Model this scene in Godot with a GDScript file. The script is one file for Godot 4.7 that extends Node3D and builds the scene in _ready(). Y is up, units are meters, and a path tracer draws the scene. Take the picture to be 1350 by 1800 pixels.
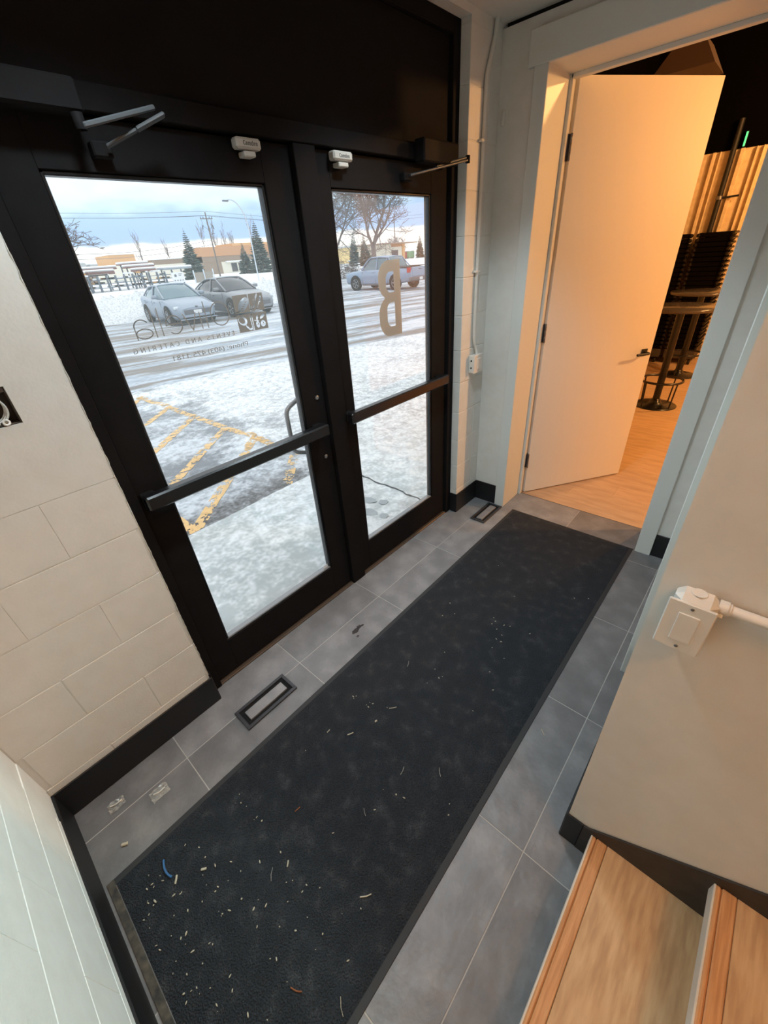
extends Node3D
# Entrance vestibule with black storefront doors onto a snowy car park. x runs along the doors, y up, z into the room.

var M := {}
var taken := {}
var rng := RandomNumberGenerator.new()


func _ready() -> void:
	rng.seed = 7
	camera_and_light()
	materials()
	shell()
	blocks()
	floor_tiles()
	storefront()
	inner_doorway()
	staircase()
	hall()
	ground_outside()
	mat()
	fittings()
	litter()
	vehicles()
	yard()
	trees()


# ------------------------------------------------------------------ camera and light
func camera_and_light() -> void:
	var cam := Camera3D.new()
	cam.name = "camera"
	cam.fov = rad_to_deg(2.0 * atan(900.0 / 715.2))
	cam.near = 0.02
	cam.far = 2000.0
	cam.basis = Basis(Vector3.UP, -0.80573) * Basis(Vector3.RIGHT, -0.563545) * Basis(Vector3.BACK, -0.078256)
	cam.position = Vector3(-1.1499, 1.7424, 1.5262)
	add_child(cam)
	cam.current = true
	var e := Environment.new()
	e.background_mode = Environment.BG_SKY
	e.tonemap_mode = Environment.TONE_MAPPER_LINEAR
	e.tonemap_exposure = 1.0
	e.sdfgi_enabled = true
	e.ssao_enabled = true
	e.ssil_enabled = true
	var s := Sky.new()
	var p := PanoramaSkyMaterial.new()
	p.panorama = sky_picture()
	p.energy_multiplier = 1.5
	s.sky_material = p
	e.sky = s
	var w := WorldEnvironment.new()
	w.name = "world_environment"
	w.environment = e
	add_child(w)


func sky_picture() -> ImageTexture:   # a grey-blue cloud deck whose far edge leaves a bright strip of clear air along the horizon
	var W := 2048
	var H := 1024
	var im := Image.create(W, H, false, Image.FORMAT_RGBF)
	var stops := [[-90.0, Color(0.45, 0.46, 0.47)], [-1.0, Color(0.62, 0.62, 0.62)], [0.0, Color(0.96, 0.94, 0.88)], [2.45, Color(0.98, 0.97, 0.93)], [2.6, Color(0.19, 0.34, 0.60)], [3.6, Color(0.22, 0.38, 0.66)], [4.8, Color(0.38, 0.56, 0.78)], [6.0, Color(0.66, 0.85, 0.97)], [8.0, Color(0.80, 0.95, 1.02)], [20.0, Color(0.98, 1.04, 1.08)], [90.0, Color(1.15, 1.2, 1.24)]]
	var n := FastNoiseLite.new()
	n.seed = 4
	n.frequency = 0.02
	n.fractal_octaves = 4
	for y in H:
		var el := 90.0 - (y + 0.5) * 180.0 / H
		if el > 10.0 or el < 0.0:
			im.fill_rect(Rect2i(0, y, W, 1), ramp(stops, el))
		else:
			for x in W:
				var a := TAU * x / W
				var k: float = n.get_noise_3d(cos(a) * 500.0, sin(a) * 500.0, el * 30.0)
				im.set_pixel(x, y, ramp(stops, clampf(el + k * (0.3 if el < 4.0 else 1.0) , 0.0, 12.0)))
	return ImageTexture.create_from_image(im)


func ramp(stops: Array, v: float) -> Color:
	for i in range(1, stops.size()):
		if v <= stops[i][0]:
			var t: float = (v - stops[i - 1][0]) / (stops[i][0] - stops[i - 1][0])
			return (stops[i - 1][1] as Color).lerp(stops[i][1], clampf(t, 0.0, 1.0))
	return stops[-1][1]


# ------------------------------------------------------------------ objects
func numbered(called: String) -> String:
	if not taken.has(called):
		taken[called] = 0
		return called
	taken[called] += 1
	return "%s_%03d" % [called, taken[called]]


func tag(o: Node, label := "", category := "", group := "", kind := "") -> Node:
	if label: o.set_meta("label", label)
	if category: o.set_meta("category", category)
	if group: o.set_meta("group", group)
	if kind: o.set_meta("kind", kind)
	return o


func thing(called: String, label: String, category: String, at := Vector3.ZERO, group := "", kind := "", turn := 0.0) -> Node3D:
	var o := Node3D.new()
	o.name = numbered(called)
	o.position = at
	o.rotation.y = turn
	add_child(o, true)
	tag(o, label, category, group, kind)
	return o


func st() -> SurfaceTool:
	var s := SurfaceTool.new()
	s.begin(Mesh.PRIMITIVE_TRIANGLES)
	s.set_smooth_group(-1)
	return s


func done(s: SurfaceTool) -> ArrayMesh:
	s.generate_normals()
	return s.commit()


# part of a thing; shape in world coordinates when the thing has been placed with world = true
func part(s: SurfaceTool, called: String, m: Material, parent: Node, world := false) -> MeshInstance3D:
	return put(done(s), called, m, parent, world)


func put(mesh: Mesh, called: String, m: Material, parent: Node, world := false) -> MeshInstance3D:
	var o := MeshInstance3D.new()
	o.name = called
	o.mesh = mesh
	o.material_override = m
	if world:
		var p := parent
		while p != self:
			o.position -= (p as Node3D).position
			p = p.get_parent()
	parent.add_child(o, true)
	return o


func single(s: SurfaceTool, called: String, m: Material, label: String, category: String, group := "", kind := "") -> MeshInstance3D:
	var o := put(done(s), numbered(called), m, self)
	tag(o, label, category, group, kind)
	return o


func copy(o: Node3D, called: String, at: Vector3, turn := 0.0, label := "") -> Node3D:
	var c: Node3D = o.duplicate()
	c.name = numbered(called)
	add_child(c, true)
	c.position = at
	c.rotation.y = turn
	if label: c.set_meta("label", label)
	return c


# ------------------------------------------------------------------ shapes
func tri(s: SurfaceTool, a: Vector3, b: Vector3, c: Vector3, out: Vector3) -> void:
	if (b - a).cross(c - a).dot(out) > 0.0:
		s.add_vertex(a); s.add_vertex(c); s.add_vertex(b)
	else:
		s.add_vertex(a); s.add_vertex(b); s.add_vertex(c)


func quad(s: SurfaceTool, a: Vector3, b: Vector3, c: Vector3, d: Vector3, out: Vector3) -> void:
	tri(s, a, b, c, out)
	tri(s, a, c, d, out)


func bx(s: SurfaceTool, lo: Vector3, hi: Vector3, ch := 0.0, xf := Transform3D.IDENTITY) -> void:
	var c := (lo + hi) * 0.5
	var h := (hi - lo).abs() * 0.5
	ch = minf(ch, minf(h.x, minf(h.y, h.z)) * 0.9)
	for ax in 3:
		for sg: float in [-1.0, 1.0]:
			var n := Vector3.ZERO
			n[ax] = sg
			var u := Vector3.ZERO
			var v := Vector3.ZERO
			u[(ax + 1) % 3] = h[(ax + 1) % 3] - ch
			v[(ax + 2) % 3] = h[(ax + 2) % 3] - ch
			var o := c + n * h[ax]
			quad(s, xf * (o - u - v), xf * (o + u - v), xf * (o + u + v), xf * (o - u + v), xf.basis * n)
	if ch <= 0.0:
		return
	for ax in 3:
		var b := (ax + 1) % 3
		var d := (ax + 2) % 3
		for s1: float in [-1.0, 1.0]:
			for s2: float in [-1.0, 1.0]:
				var p := Vector3.ZERO
				var q := Vector3.ZERO
				p[b] = s1 * h[b]; p[d] = s2 * (h[d] - ch)
				q[b] = s1 * (h[b] - ch); q[d] = s2 * h[d]
				var l := Vector3.ZERO
				l[ax] = h[ax] - ch
				quad(s, xf * (c + p - l), xf * (c + p + l), xf * (c + q + l), xf * (c + q - l), xf.basis * (p + q))
	for sx: float in [-1.0, 1.0]:
		for sy: float in [-1.0, 1.0]:
			for sz: float in [-1.0, 1.0]:
				var k := Vector3(sx, sy, sz)
				tri(s, xf * (c + k * Vector3(h.x, h.y - ch, h.z - ch)), xf * (c + k * Vector3(h.x - ch, h.y, h.z - ch)), xf * (c + k * Vector3(h.x - ch, h.y - ch, h.z)), xf.basis * k)


func tube(s: SurfaceTool, pts: Array, r: Variant, n := 8, caps := true) -> void:
	s.set_smooth_group(1)
	var rings := []
	var up := Vector3.UP
	for i in pts.size():
		var d: Vector3 = (pts[mini(i + 1, pts.size() - 1)] - pts[maxi(i - 1, 0)]).normalized()
		if absf(d.dot(up)) > 0.95:
			up = Vector3.RIGHT if absf(d.x) < 0.9 else Vector3.BACK
		var u := d.cross(up).normalized()
		var v := u.cross(d).normalized()
		up = v
		var rad: float = r[i] if r is Array else r
		var ring := []
		for k in n:
			var a := TAU * k / n
			ring.append(pts[i] + (u * cos(a) + v * sin(a)) * rad)
		rings.append(ring)
	for i in rings.size() - 1:
		for k in n:
			var k2 := (k + 1) % n
			quad(s, rings[i][k], rings[i][k2], rings[i + 1][k2], rings[i + 1][k], (rings[i][k] + rings[i][k2]) * 0.5 - pts[i] + (rings[i + 1][k] + rings[i + 1][k2]) * 0.5 - pts[i + 1])
	s.set_smooth_group(-1)
	if caps:
		for e in [0, rings.size() - 1]:
			var out: Vector3 = pts[e] - pts[1 if e == 0 else rings.size() - 2]
			for k in n:
				tri(s, pts[e], rings[e][k], rings[e][(k + 1) % n], out)


func lathe(s: SurfaceTool, prof: Array, n := 24, xf := Transform3D.IDENTITY, smooth := true) -> void:   # prof: Vector2(radius, height), from the bottom up on the outside
	for i in prof.size() - 1:
		var p: Vector2 = prof[i]
		var q: Vector2 = prof[i + 1]
		var nr := Vector2(q.y - p.y, p.x - q.x)
		s.set_smooth_group(i + 1 if not smooth else 1)
		for k in n:
			var a := TAU * k / n
			var b := TAU * (k + 1) / n
			var m := (a + b) * 0.5
			var out := xf.basis * Vector3(nr.x * cos(m), nr.y, nr.x * sin(m))
			var A := xf * Vector3(p.x * cos(a), p.y, p.x * sin(a))
			var B := xf * Vector3(p.x * cos(b), p.y, p.x * sin(b))
			var C := xf * Vector3(q.x * cos(b), q.y, q.x * sin(b))
			var D := xf * Vector3(q.x * cos(a), q.y, q.x * sin(a))
			if p.x > 1e-6: tri(s, A, B, C, out)
			if q.x > 1e-6: tri(s, A, C, D, out)
	s.set_smooth_group(-1)


func prism(s: SurfaceTool, poly: PackedVector2Array, d0: float, d1: float, xf := Transform3D.IDENTITY) -> void:   # polygon in xy, from z = d0 to d1
	var idx := Geometry2D.triangulate_polygon(poly)
	for i in range(0, idx.size(), 3):
		for z: float in [d0, d1]:
			var q := [poly[idx[i]], poly[idx[i + 1]], poly[idx[i + 2]]]
			tri(s, xf * Vector3(q[0].x, q[0].y, z), xf * Vector3(q[1].x, q[1].y, z), xf * Vector3(q[2].x, q[2].y, z), xf.basis * Vector3(0, 0, signf(z - (d0 + d1) * 0.5)))
	var turn := -1.0 if Geometry2D.is_polygon_clockwise(poly) else 1.0
	for i in poly.size():
		var a := poly[i]
		var b := poly[(i + 1) % poly.size()]
		var out := xf.basis * Vector3((b.y - a.y) * turn, (a.x - b.x) * turn, 0)
		quad(s, xf * Vector3(a.x, a.y, d0), xf * Vector3(b.x, b.y, d0), xf * Vector3(b.x, b.y, d1), xf * Vector3(a.x, a.y, d1), out)


func arc(c: Vector3, u: Vector3, v: Vector3, a0: float, a1: float, n: int) -> Array:
	var out := []
	for i in n + 1:
		var a := lerpf(a0, a1, float(i) / n)
		out.append(c + u * cos(a) + v * sin(a))
	return out


# rounded corners along a polyline
func bent(pts: Array, r: float, n := 5) -> Array:
	var out := [pts[0]]
	for i in range(1, pts.size() - 1):
		var a: Vector3 = (pts[i - 1] - pts[i]).normalized()
		var b: Vector3 = (pts[i + 1] - pts[i]).normalized()
		for k in n + 1:
			var t := float(k) / n
			var p: Vector3 = pts[i] + a * r
			var q: Vector3 = pts[i] + b * r
			out.append(p.lerp(pts[i], t).lerp((pts[i] as Vector3).lerp(q, t), t))
	out.append(pts[-1])
	return out


func lettering(text: String, size: float, bold: bool, called: String, m: Material, parent: Node, at: Vector3, width := 0.0, basis := Basis.IDENTITY, depth := 0.0006) -> MeshInstance3D:
	var f := SystemFont.new()
	f.font_names = PackedStringArray(["Droid Sans"])
	if bold: f.font_weight = 700
	var t := TextMesh.new()
	t.font = f
	t.text = text
	t.font_size = 64
	t.pixel_size = size / 64.0
	t.depth = depth / (size if size > 0 else 1.0) * size
	t.horizontal_alignment = HORIZONTAL_ALIGNMENT_CENTER
	var o := put(t, called, m, parent)
	var w := t.get_aabb().size
	var k := width / w.x if width > 0.0 else 1.0
	o.transform = Transform3D(basis * Basis.from_scale(Vector3(k, 1, 1)), at)
	return o


# ------------------------------------------------------------------ materials
func noise(fr: float, seed_: int, oct := 4, kind := FastNoiseLite.TYPE_SIMPLEX_SMOOTH) -> FastNoiseLite:
	var n := FastNoiseLite.new()
	n.noise_type = kind
	n.frequency = fr
	n.seed = seed_
	n.fractal_octaves = oct
	return n


func ntex(n: FastNoiseLite, stops: Array, size := 512, aspect := 1.0) -> NoiseTexture2D:
	var t := NoiseTexture2D.new()
	t.width = size
	t.height = int(size * aspect)
	t.seamless = true
	t.noise = n
	if stops:
		var g := Gradient.new()
		var off := PackedFloat32Array()
		var col := PackedColorArray()
		for s in stops:
			off.append(s[0])
			col.append(s[1])
		g.offsets = off
		g.colors = col
		t.color_ramp = g
	return t


func nbump(n: FastNoiseLite, strength: float, size := 512) -> NoiseTexture2D:
	var t := NoiseTexture2D.new()
	t.width = size
	t.height = size
	t.seamless = true
	t.noise = n
	t.as_normal_map = true
	t.bump_strength = strength
	return t


func plain(called: String, c: Color, rough := 0.6, metal := 0.0) -> StandardMaterial3D:
	var m := StandardMaterial3D.new()
	m.albedo_color = c
	m.roughness = rough
	m.metallic = metal
	M[called] = m
	return m


func textured(called: String, tex: Texture2D, scale: Vector3, rough := 0.6, bump: Texture2D = null, bump_scale := 0.5, metal := 0.0) -> StandardMaterial3D:
	var m := plain(called, Color.WHITE, rough, metal)
	m.uv1_triplanar = true
	m.uv1_world_triplanar = true
	m.uv1_scale = scale
	m.albedo_texture = tex
	if bump:
		m.normal_enabled = true
		m.normal_texture = bump
		m.normal_scale = bump_scale
	return m


func g(v: float) -> Color:
	return Color(v, v, v)


func materials() -> void:
	var peel := nbump(noise(0.03, 3, 3), 2.0)
	var paint := textured("paint", ntex(noise(0.012, 5, 5), [[0.0, Color(0.845, 0.835, 0.805)], [1.0, Color(0.87, 0.865, 0.84)]]), Vector3.ONE * 1.6, 0.55, peel, 0.06)
	var blk := paint.duplicate()
	blk.roughness = 0.6
	blk.normal_texture = nbump(noise(0.09, 8, 4), 4.0)
	blk.normal_scale = 0.09
	M["block_paint"] = blk
	var lit_blk := blk.duplicate()
	lit_blk.albedo_color = Color(1.09, 1.105, 1.12)  # same block paint, raised and cooled to carry the daylight on the left wall
	M["lit_block_paint"] = lit_blk
	M["trim_paint"] = plain("trim_paint", Color(0.84, 0.845, 0.82), 0.42)
	plain("slab_paint", Color(0.86, 0.845, 0.81), 0.5)
	var alu := textured("black_metal", ntex(noise(0.02, 6, 3), [[0.0, Color(0.088, 0.08, 0.08)], [1.0, Color(0.104, 0.096, 0.096)]], 256), Vector3.ONE * 2.0, 0.72, nbump(noise(0.2, 2, 2), 1.0, 256), 0.1)
	alu.metallic_specular = 0.22
	plain("bar_metal", Color(0.075, 0.075, 0.082), 0.28)
	plain("bead", Color(0.10, 0.10, 0.105), 0.25)
	plain("bead_gleam_frost", Color(0.50, 0.51, 0.52), 0.3, 0.3)  # lighter grey holds the outdoor gleam and frost on the bottom beads
	plain("rubber", Color(0.075, 0.075, 0.085), 0.5)
	textured("skirt", ntex(noise(0.03, 16, 4), [[0.0, Color(0.17, 0.145, 0.13)], [1.0, Color(0.24, 0.21, 0.19)]], 256), Vector3.ONE * 2.0, 0.6)
	plain("steel", Color(0.66, 0.66, 0.66), 0.32, 0.9)
	plain("dull_steel", Color(0.45, 0.45, 0.46), 0.4, 0.85)
	plain("grey_arm", Color(0.36, 0.37, 0.38), 0.4, 0.4)
	plain("plastic", Color(0.87, 0.86, 0.83), 0.4)
	plain("sensor", Color(0.74, 0.73, 0.70), 0.45)
	plain("print", Color(0.35, 0.35, 0.34), 0.7)
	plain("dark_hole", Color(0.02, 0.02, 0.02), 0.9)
	plain("black", Color(0.02, 0.02, 0.022), 0.6)
	var glass := plain("glass", Color(0.93, 0.97, 0.98, 0.06), 0.0)
	glass.transparency = BaseMaterial3D.TRANSPARENCY_ALPHA
	plain("decal", Color(0.47, 0.41, 0.35), 0.75)
	plain("decal_tan", Color(0.72, 0.665, 0.58), 0.8)
	plain("sill", Color(0.36, 0.30, 0.25), 0.4, 0.3)
	# slate-look tiles, three tones
	var vein := noise(0.006, 11, 6)
	vein.domain_warp_enabled = true
	vein.domain_warp_amplitude = 40.0
	var slate_bump := nbump(noise(0.015, 12, 6), 5.0, 1024)
	for i in 3:
		var k := 0.93 + 0.07 * i
		var t := ntex(vein, [[0.0, Color(0.43, 0.428, 0.432) * k], [0.5, Color(0.48, 0.478, 0.482) * k], [1.0, Color(0.55, 0.547, 0.547) * k]], 1024)
		var m := textured("tile%d" % i, t, Vector3.ONE * 0.9, 0.42, slate_bump, 0.35)
		m.uv1_offset = Vector3(0.31, 0.57, 0.13) * i
	plain("grout", Color(0.68, 0.67, 0.65), 0.9)
	# carpet mat with a dusty bloom
	var bloom := noise(0.008, 21, 5)
	var pile := nbump(noise(0.25, 22, 2), 9.0, 512)
	var carpet := textured("carpet", ntex(bloom, [[0.0, Color(0.128, 0.15, 0.178)], [0.5, Color(0.15, 0.172, 0.2)], [0.68, Color(0.178, 0.196, 0.22)], [1.0, Color(0.28, 0.29, 0.305)]], 1024), Vector3.ONE * 1.3, 0.95, pile, 0.7)
	carpet.detail_enabled = true
	carpet.detail_uv_layer = BaseMaterial3D.DETAIL_UV_1
	carpet.detail_blend_mode = BaseMaterial3D.BLEND_MODE_MUL
	carpet.detail_albedo = ntex(noise(0.22, 23, 2), [[0.0, g(0.55)], [0.5, g(0.92)], [1.0, g(1.0)]], 512)
	plain("mat_edge", Color(0.16, 0.165, 0.17), 0.7)
	textured("dusty_edge", ntex(noise(0.03, 24, 5), [[0.0, Color(0.16, 0.16, 0.16)], [0.5, Color(0.30, 0.28, 0.25)], [1.0, Color(0.42, 0.39, 0.34)]], 256), Vector3.ONE * 3.0, 0.9)
	# timber: grain stretched along one axis
	for w in [["tread", [Color(0.72, 0.57, 0.41), Color(0.78, 0.63, 0.46), Color(0.82, 0.68, 0.51)], Vector3(0.6, 1.0, 4.0)], ["nosing", [Color(0.73, 0.51, 0.32), Color(0.79, 0.57, 0.37), Color(0.83, 0.62, 0.42)], Vector3(0.5, 6.0, 9.0)], ["plank0", [Color(0.71, 0.59, 0.47), Color(0.745, 0.625, 0.50), Color(0.775, 0.655, 0.53)], Vector3(1.6, 1.0, 0.3)], ["plank1", [Color(0.69, 0.575, 0.46), Color(0.725, 0.61, 0.49), Color(0.755, 0.64, 0.52)], Vector3(1.6, 1.0, 0.3)]]:
		var nn := noise(0.02, 31, 5)
		nn.domain_warp_enabled = true
		nn.domain_warp_amplitude = 12.0
		textured(w[0], ntex(nn, [[0.15, w[1][0]], [0.5, w[1][1]], [0.85, w[1][2]]], 512), w[2], 0.5)
	plain("riser", Color(0.84, 0.80, 0.74), 0.6)
	plain("hall_ceiling", Color(0.022, 0.02, 0.02), 1.0).metallic_specular = 0.1
	textured("hall_wall", ntex(noise(0.03, 41, 4), [[0.0, Color(0.78, 0.70, 0.57)], [1.0, Color(0.88, 0.81, 0.68)]], 256), Vector3.ONE * 1.2, 0.8)
	plain("chair", Color(0.03, 0.022, 0.021), 0.8).metallic_specular = 0.12
	plain("chair_edge", Color(0.10, 0.08, 0.07), 0.4).metallic_specular = 0.3
	plain("table_top", Color(0.30, 0.275, 0.26), 0.2)
	plain("table_iron", Color(0.05, 0.047, 0.045), 0.3)
	plain("duct", Color(0.25, 0.19, 0.165), 0.8)
	out_materials()


# ------------------------------------------------------------------ room shell
func struct(called: String, boxes: Array, m: Material, label: String, category := "wall", ch := 0.0) -> MeshInstance3D:
	var s := st()
	for b in boxes:
		bx(s, b[0], b[1], ch)
	return single(s, called, m, label, category, "", "structure")


func v3(x: float, y: float, z: float) -> Vector3:
	return Vector3(x, y, z)


func shell() -> void:
	# front wall: left of the doors (with the hole of a wall box at 1.42 to 1.52 m), lintel, right pier
	struct("wall_front", [
		[v3(-1.62, 0, -0.12), v3(-0.872, 1.195, 0.0735)],
		[v3(-1.62, 1.195, -0.12), v3(-0.872, 1.422, 0.076)], [v3(-1.62, 1.52, -0.12), v3(-0.872, 2.9, 0.076)],
		[v3(-1.62, 1.422, -0.12), v3(-1.118, 1.52, 0.076)], [v3(-1.017, 1.422, -0.12), v3(-0.872, 1.52, 0.076)], [v3(-1.118, 1.422, -0.12), v3(-1.017, 1.52, 0.02)],
		[v3(-0.872, 2.612, -0.12), v3(1.17, 2.9, 0.076)],
		[v3(1.1725, 0, -0.12), v3(2.4, 2.9, 0.0735)]], M.block_paint, "painted block wall around the black entrance doors")
	struct("wall_left", [[v3(-1.62, 0, 0.0), v3(-1.503, 3.9, 5.3)]], M.lit_block_paint, "painted block wall at the left edge, meeting the mat end")
	struct("wall_right", [[v3(1.4585, 0, 0.07), v3(1.728, 2.622, 0.318)], [v3(1.4585, 0, 1.285), v3(1.728, 2.622, 1.62)], [v3(1.4585, 2.463, 0.318), v3(1.728, 2.622, 1.285)]], M.paint, "painted wall that holds the open white inner door")
	struct("wall_back", [[v3(-0.37, 0, 1.5076), v3(1.73, 2.64, 1.63)]], M.paint, "painted wall facing the entrance, beside the stairs")
	struct("wall_stair", [[v3(-0.37, 0, 1.5076), v3(-0.25, 3.9, 5.3)]], M.paint, "beige stair wall at the right edge carrying a switch box", "wall", 0.004)
	struct("wall_landing", [[v3(-1.62, 0, 5.2), v3(-0.25, 3.9, 5.3)], [v3(-1.62, 2.74, 1.55), v3(-0.25, 3.9, 1.63)]], M.paint, "wall closing the stairwell behind the viewer")
	struct("ceiling", [[v3(-1.62, 2.64, -0.1), v3(1.728, 2.74, 1.63)]], M.paint, "painted ceiling over the entrance", "ceiling")
	struct("ceiling", [[v3(-1.62, 3.8, 1.55), v3(-0.25, 3.9, 5.3)]], M.paint, "painted ceiling over the stairs", "ceiling")
	struct("trim_4", [[v3(1.472, 2.6215, 0.09), v3(1.60, 2.6395, 1.5)]], M.dark_hole, "black strip standing in for shade in the joint between the right wall top and the ceiling", "trim")  # black strip stands in for the shade inside the joint
	# rubber wall base, 16 cm, with a small toe
	var base := [
		["baseboard_front", v3(-1.497, 0, 0.076), v3(-0.866, 0.162, 0.083), "black rubber wall base under the tan block wall left of the doors"],
		["baseboard_left", v3(-1.503, 0, 0.076), v3(-1.494, 0.162, 1.56), "black rubber wall base along the left wall at the mat end"],
		["baseboard_pier", v3(1.166, 0, 0.076), v3(1.4585, 0.160, 0.083), "black rubber wall base under the block pier right of the doors"],
		["baseboard_return", v3(1.1625, 0, 0.0235), v3(1.1705, 0.160, 0.083), "black rubber wall base on the narrow return of the pier"],
		["baseboard_corner", v3(1.4505, 0, 0.083), v3(1.4585, 0.160, 0.262), "black rubber wall base between the pier and the white casing"],
		["baseboard_right", v3(1.4505, 0, 1.3575), v3(1.4585, 0.160, 1.5076), "black rubber wall base right of the inner doorway"],
		["baseboard_back", v3(-0.374, 0, 1.4995), v3(0.4377, 0.160, 1.5076), "black rubber wall base on the wall behind the stair wall end"],
		["baseboard_stair", v3(-0.376, 0, 1.501), v3(-0.37, 0.162, 1.556), "short black rubber wall base at the foot of the stair wall"]]
	for b in base:
		var s := st()
		bx(s, b[1], b[2], 0.0025)
		single(s, b[0], M.rubber, b[3], "baseboard", "", "structure")
	# casing of the opening opposite the doors, seen edge-on past the stair wall
	var c := thing("trim_1", "white door casing seen edge-on beside the stair wall", "trim", v3(0.49, 0, 1.48), "", "structure")
	var s1 := st()
	bx(s1, v3(0.4377, 0, 1.4675), v3(0.509, 2.12, 1.51), 0.003)
	part(s1, "casing", M.trim_paint, c, true)


func blocks() -> void:
	var front := get_node("wall_front")
	var left := get_node("wall_left")
	var courses := [0.0, 0.195, 0.395, 0.595, 0.795, 0.995, 1.195]
	var j := 0.002
	for k in 6:
		var off := -1.284 if k % 2 == 0 else -1.084
		var jv := j if k < 3 else 0.0004
		var x := off - 0.8
		while x < -0.872:
			var a := maxf(x + jv, -1.4995)
			var b := minf(x + 0.4 - jv, -0.8715)
			if b - a > 0.03:
				var s := st()
				bx(s, v3(a, courses[k] + j, 0.06), v3(b, courses[k + 1] - j, 0.0755 + rng.randf() * 0.0005), 0.0015 if k < 3 else 0.0006)
				part(s, "block", M.block_paint, front)
			x += 0.4
	# the pier on the right, thirteen courses, their ends forming the return
	for k in 13:
		var y0 := -0.005 + 0.2 * k
		var s := st()
		if k == 0: y0 = 0.0
		if k % 2 == 0:
			bx(s, v3(1.1698, y0 + j, 0.02), v3(1.4584, minf(0.195 + 0.2 * k, 2.61) - j, 0.0755 + rng.randf() * 0.0006), 0.002)
			part(s, "block", M.block_paint, front)
		else:
			bx(s, v3(1.1698, y0 + j, 0.02), v3(1.36 - j, 0.195 + 0.2 * k - j, 0.0755 + rng.randf() * 0.0006), 0.002)
			part(s, "block", M.block_paint, front)
			s = st()
			bx(s, v3(1.36 + j, y0 + j, 0.02), v3(1.4584, 0.195 + 0.2 * k - j, 0.0755 + rng.randf() * 0.0006), 0.002)
			part(s, "block", M.block_paint, front)
	# left wall
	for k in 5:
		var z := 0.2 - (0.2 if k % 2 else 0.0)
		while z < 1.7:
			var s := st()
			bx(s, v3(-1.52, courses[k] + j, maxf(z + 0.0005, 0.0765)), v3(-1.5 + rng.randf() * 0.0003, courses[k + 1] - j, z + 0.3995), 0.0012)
			part(s, "block", M.lit_block_paint, left)
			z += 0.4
	# ragged caulk along the frame, left of the doors
	var sc := st()
	var pts := []
	var rr := []
	for i in 150:
		pts.append(v3(-0.8735 + rng.randf_range(-0.0015, 0.0015), 0.17 + i * 0.0163, 0.0758 + rng.randf_range(-0.001, 0.001)))
		rr.append(rng.randf_range(0.0008, 0.0028))
	tube(sc, pts, rr, 5)
	part(sc, "caulk", M.sensor, front)
	# blob of paint over an old anchor in the far corner
	var s2 := st()
	lathe(s2, [Vector2(0.0, -0.035), Vector2(0.009, -0.03), Vector2(0.012, 0), Vector2(0.008, 0.03), Vector2(0, 0.035)], 10, Transform3D(Basis.IDENTITY, v3(1.4575, 2.30, 0.105)))
	part(s2, "paint_blob", M.paint, get_node("wall_right"))


func floor_tiles() -> void:
	var fl := struct("floor", [[v3(-1.62, -0.12, -0.06), v3(1.7284, -0.0010, 1.66)]], M.grout, "dark slate-look tile floor with pale grout around the mat", "floor")
	var lo := Vector2(-1.5, -0.05)
	var hi := Vector2(1.7284, 1.6)
	for i in range(-3, 4):
		for k in range(-1, 3):
			var a := Vector2(0.106 + 0.606 * i, 0.2197 + 0.606 * k)
			var b := a + Vector2(0.606, 0.606)
			a = a.max(lo) + Vector2(0.0019, 0.0019)
			b = b.min(hi) - Vector2(0.0019, 0.0019)
			if b.x - a.x < 0.03 or b.y - a.y < 0.03: continue
			var s := st()
			bx(s, v3(a.x, -0.01, a.y), v3(b.x, rng.randf() * 0.0003, b.y), 0.0005)
			part(s, "tile", M["tile%d" % rng.randi_range(0, 2)], fl)
	# a chip of scuffed dirt on the tile by the mat edge (wet boot print)
	var d := thing("boot_stain", "dark wet smudge on the tile in front of the doors", "stain", v3(-0.17, 0.0006, 0.30))
	var s3 := st()
	for q in [[0.0, 0.0, 0.026, 0.015], [0.03, 0.006, 0.018, 0.012], [-0.02, -0.035, 0.009, 0.006], [0.05, 0.0, 0.012, 0.007]]:
		var pl := PackedVector2Array()
		for t in 14:
			var r := 0.75 + rng.randf() * 0.4
			pl.append(Vector2(q[0] + cos(TAU * t / 14) * q[2] * r, q[1] + sin(TAU * t / 14) * q[3] * r))
		prism(s3, pl, 0.0, 0.0006, Transform3D(Basis(Vector3.RIGHT, -PI / 2), Vector3.ZERO))
	part(s3, "smudge", plain("smudge", Color(0.24, 0.225, 0.22), 0.35), d)


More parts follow.
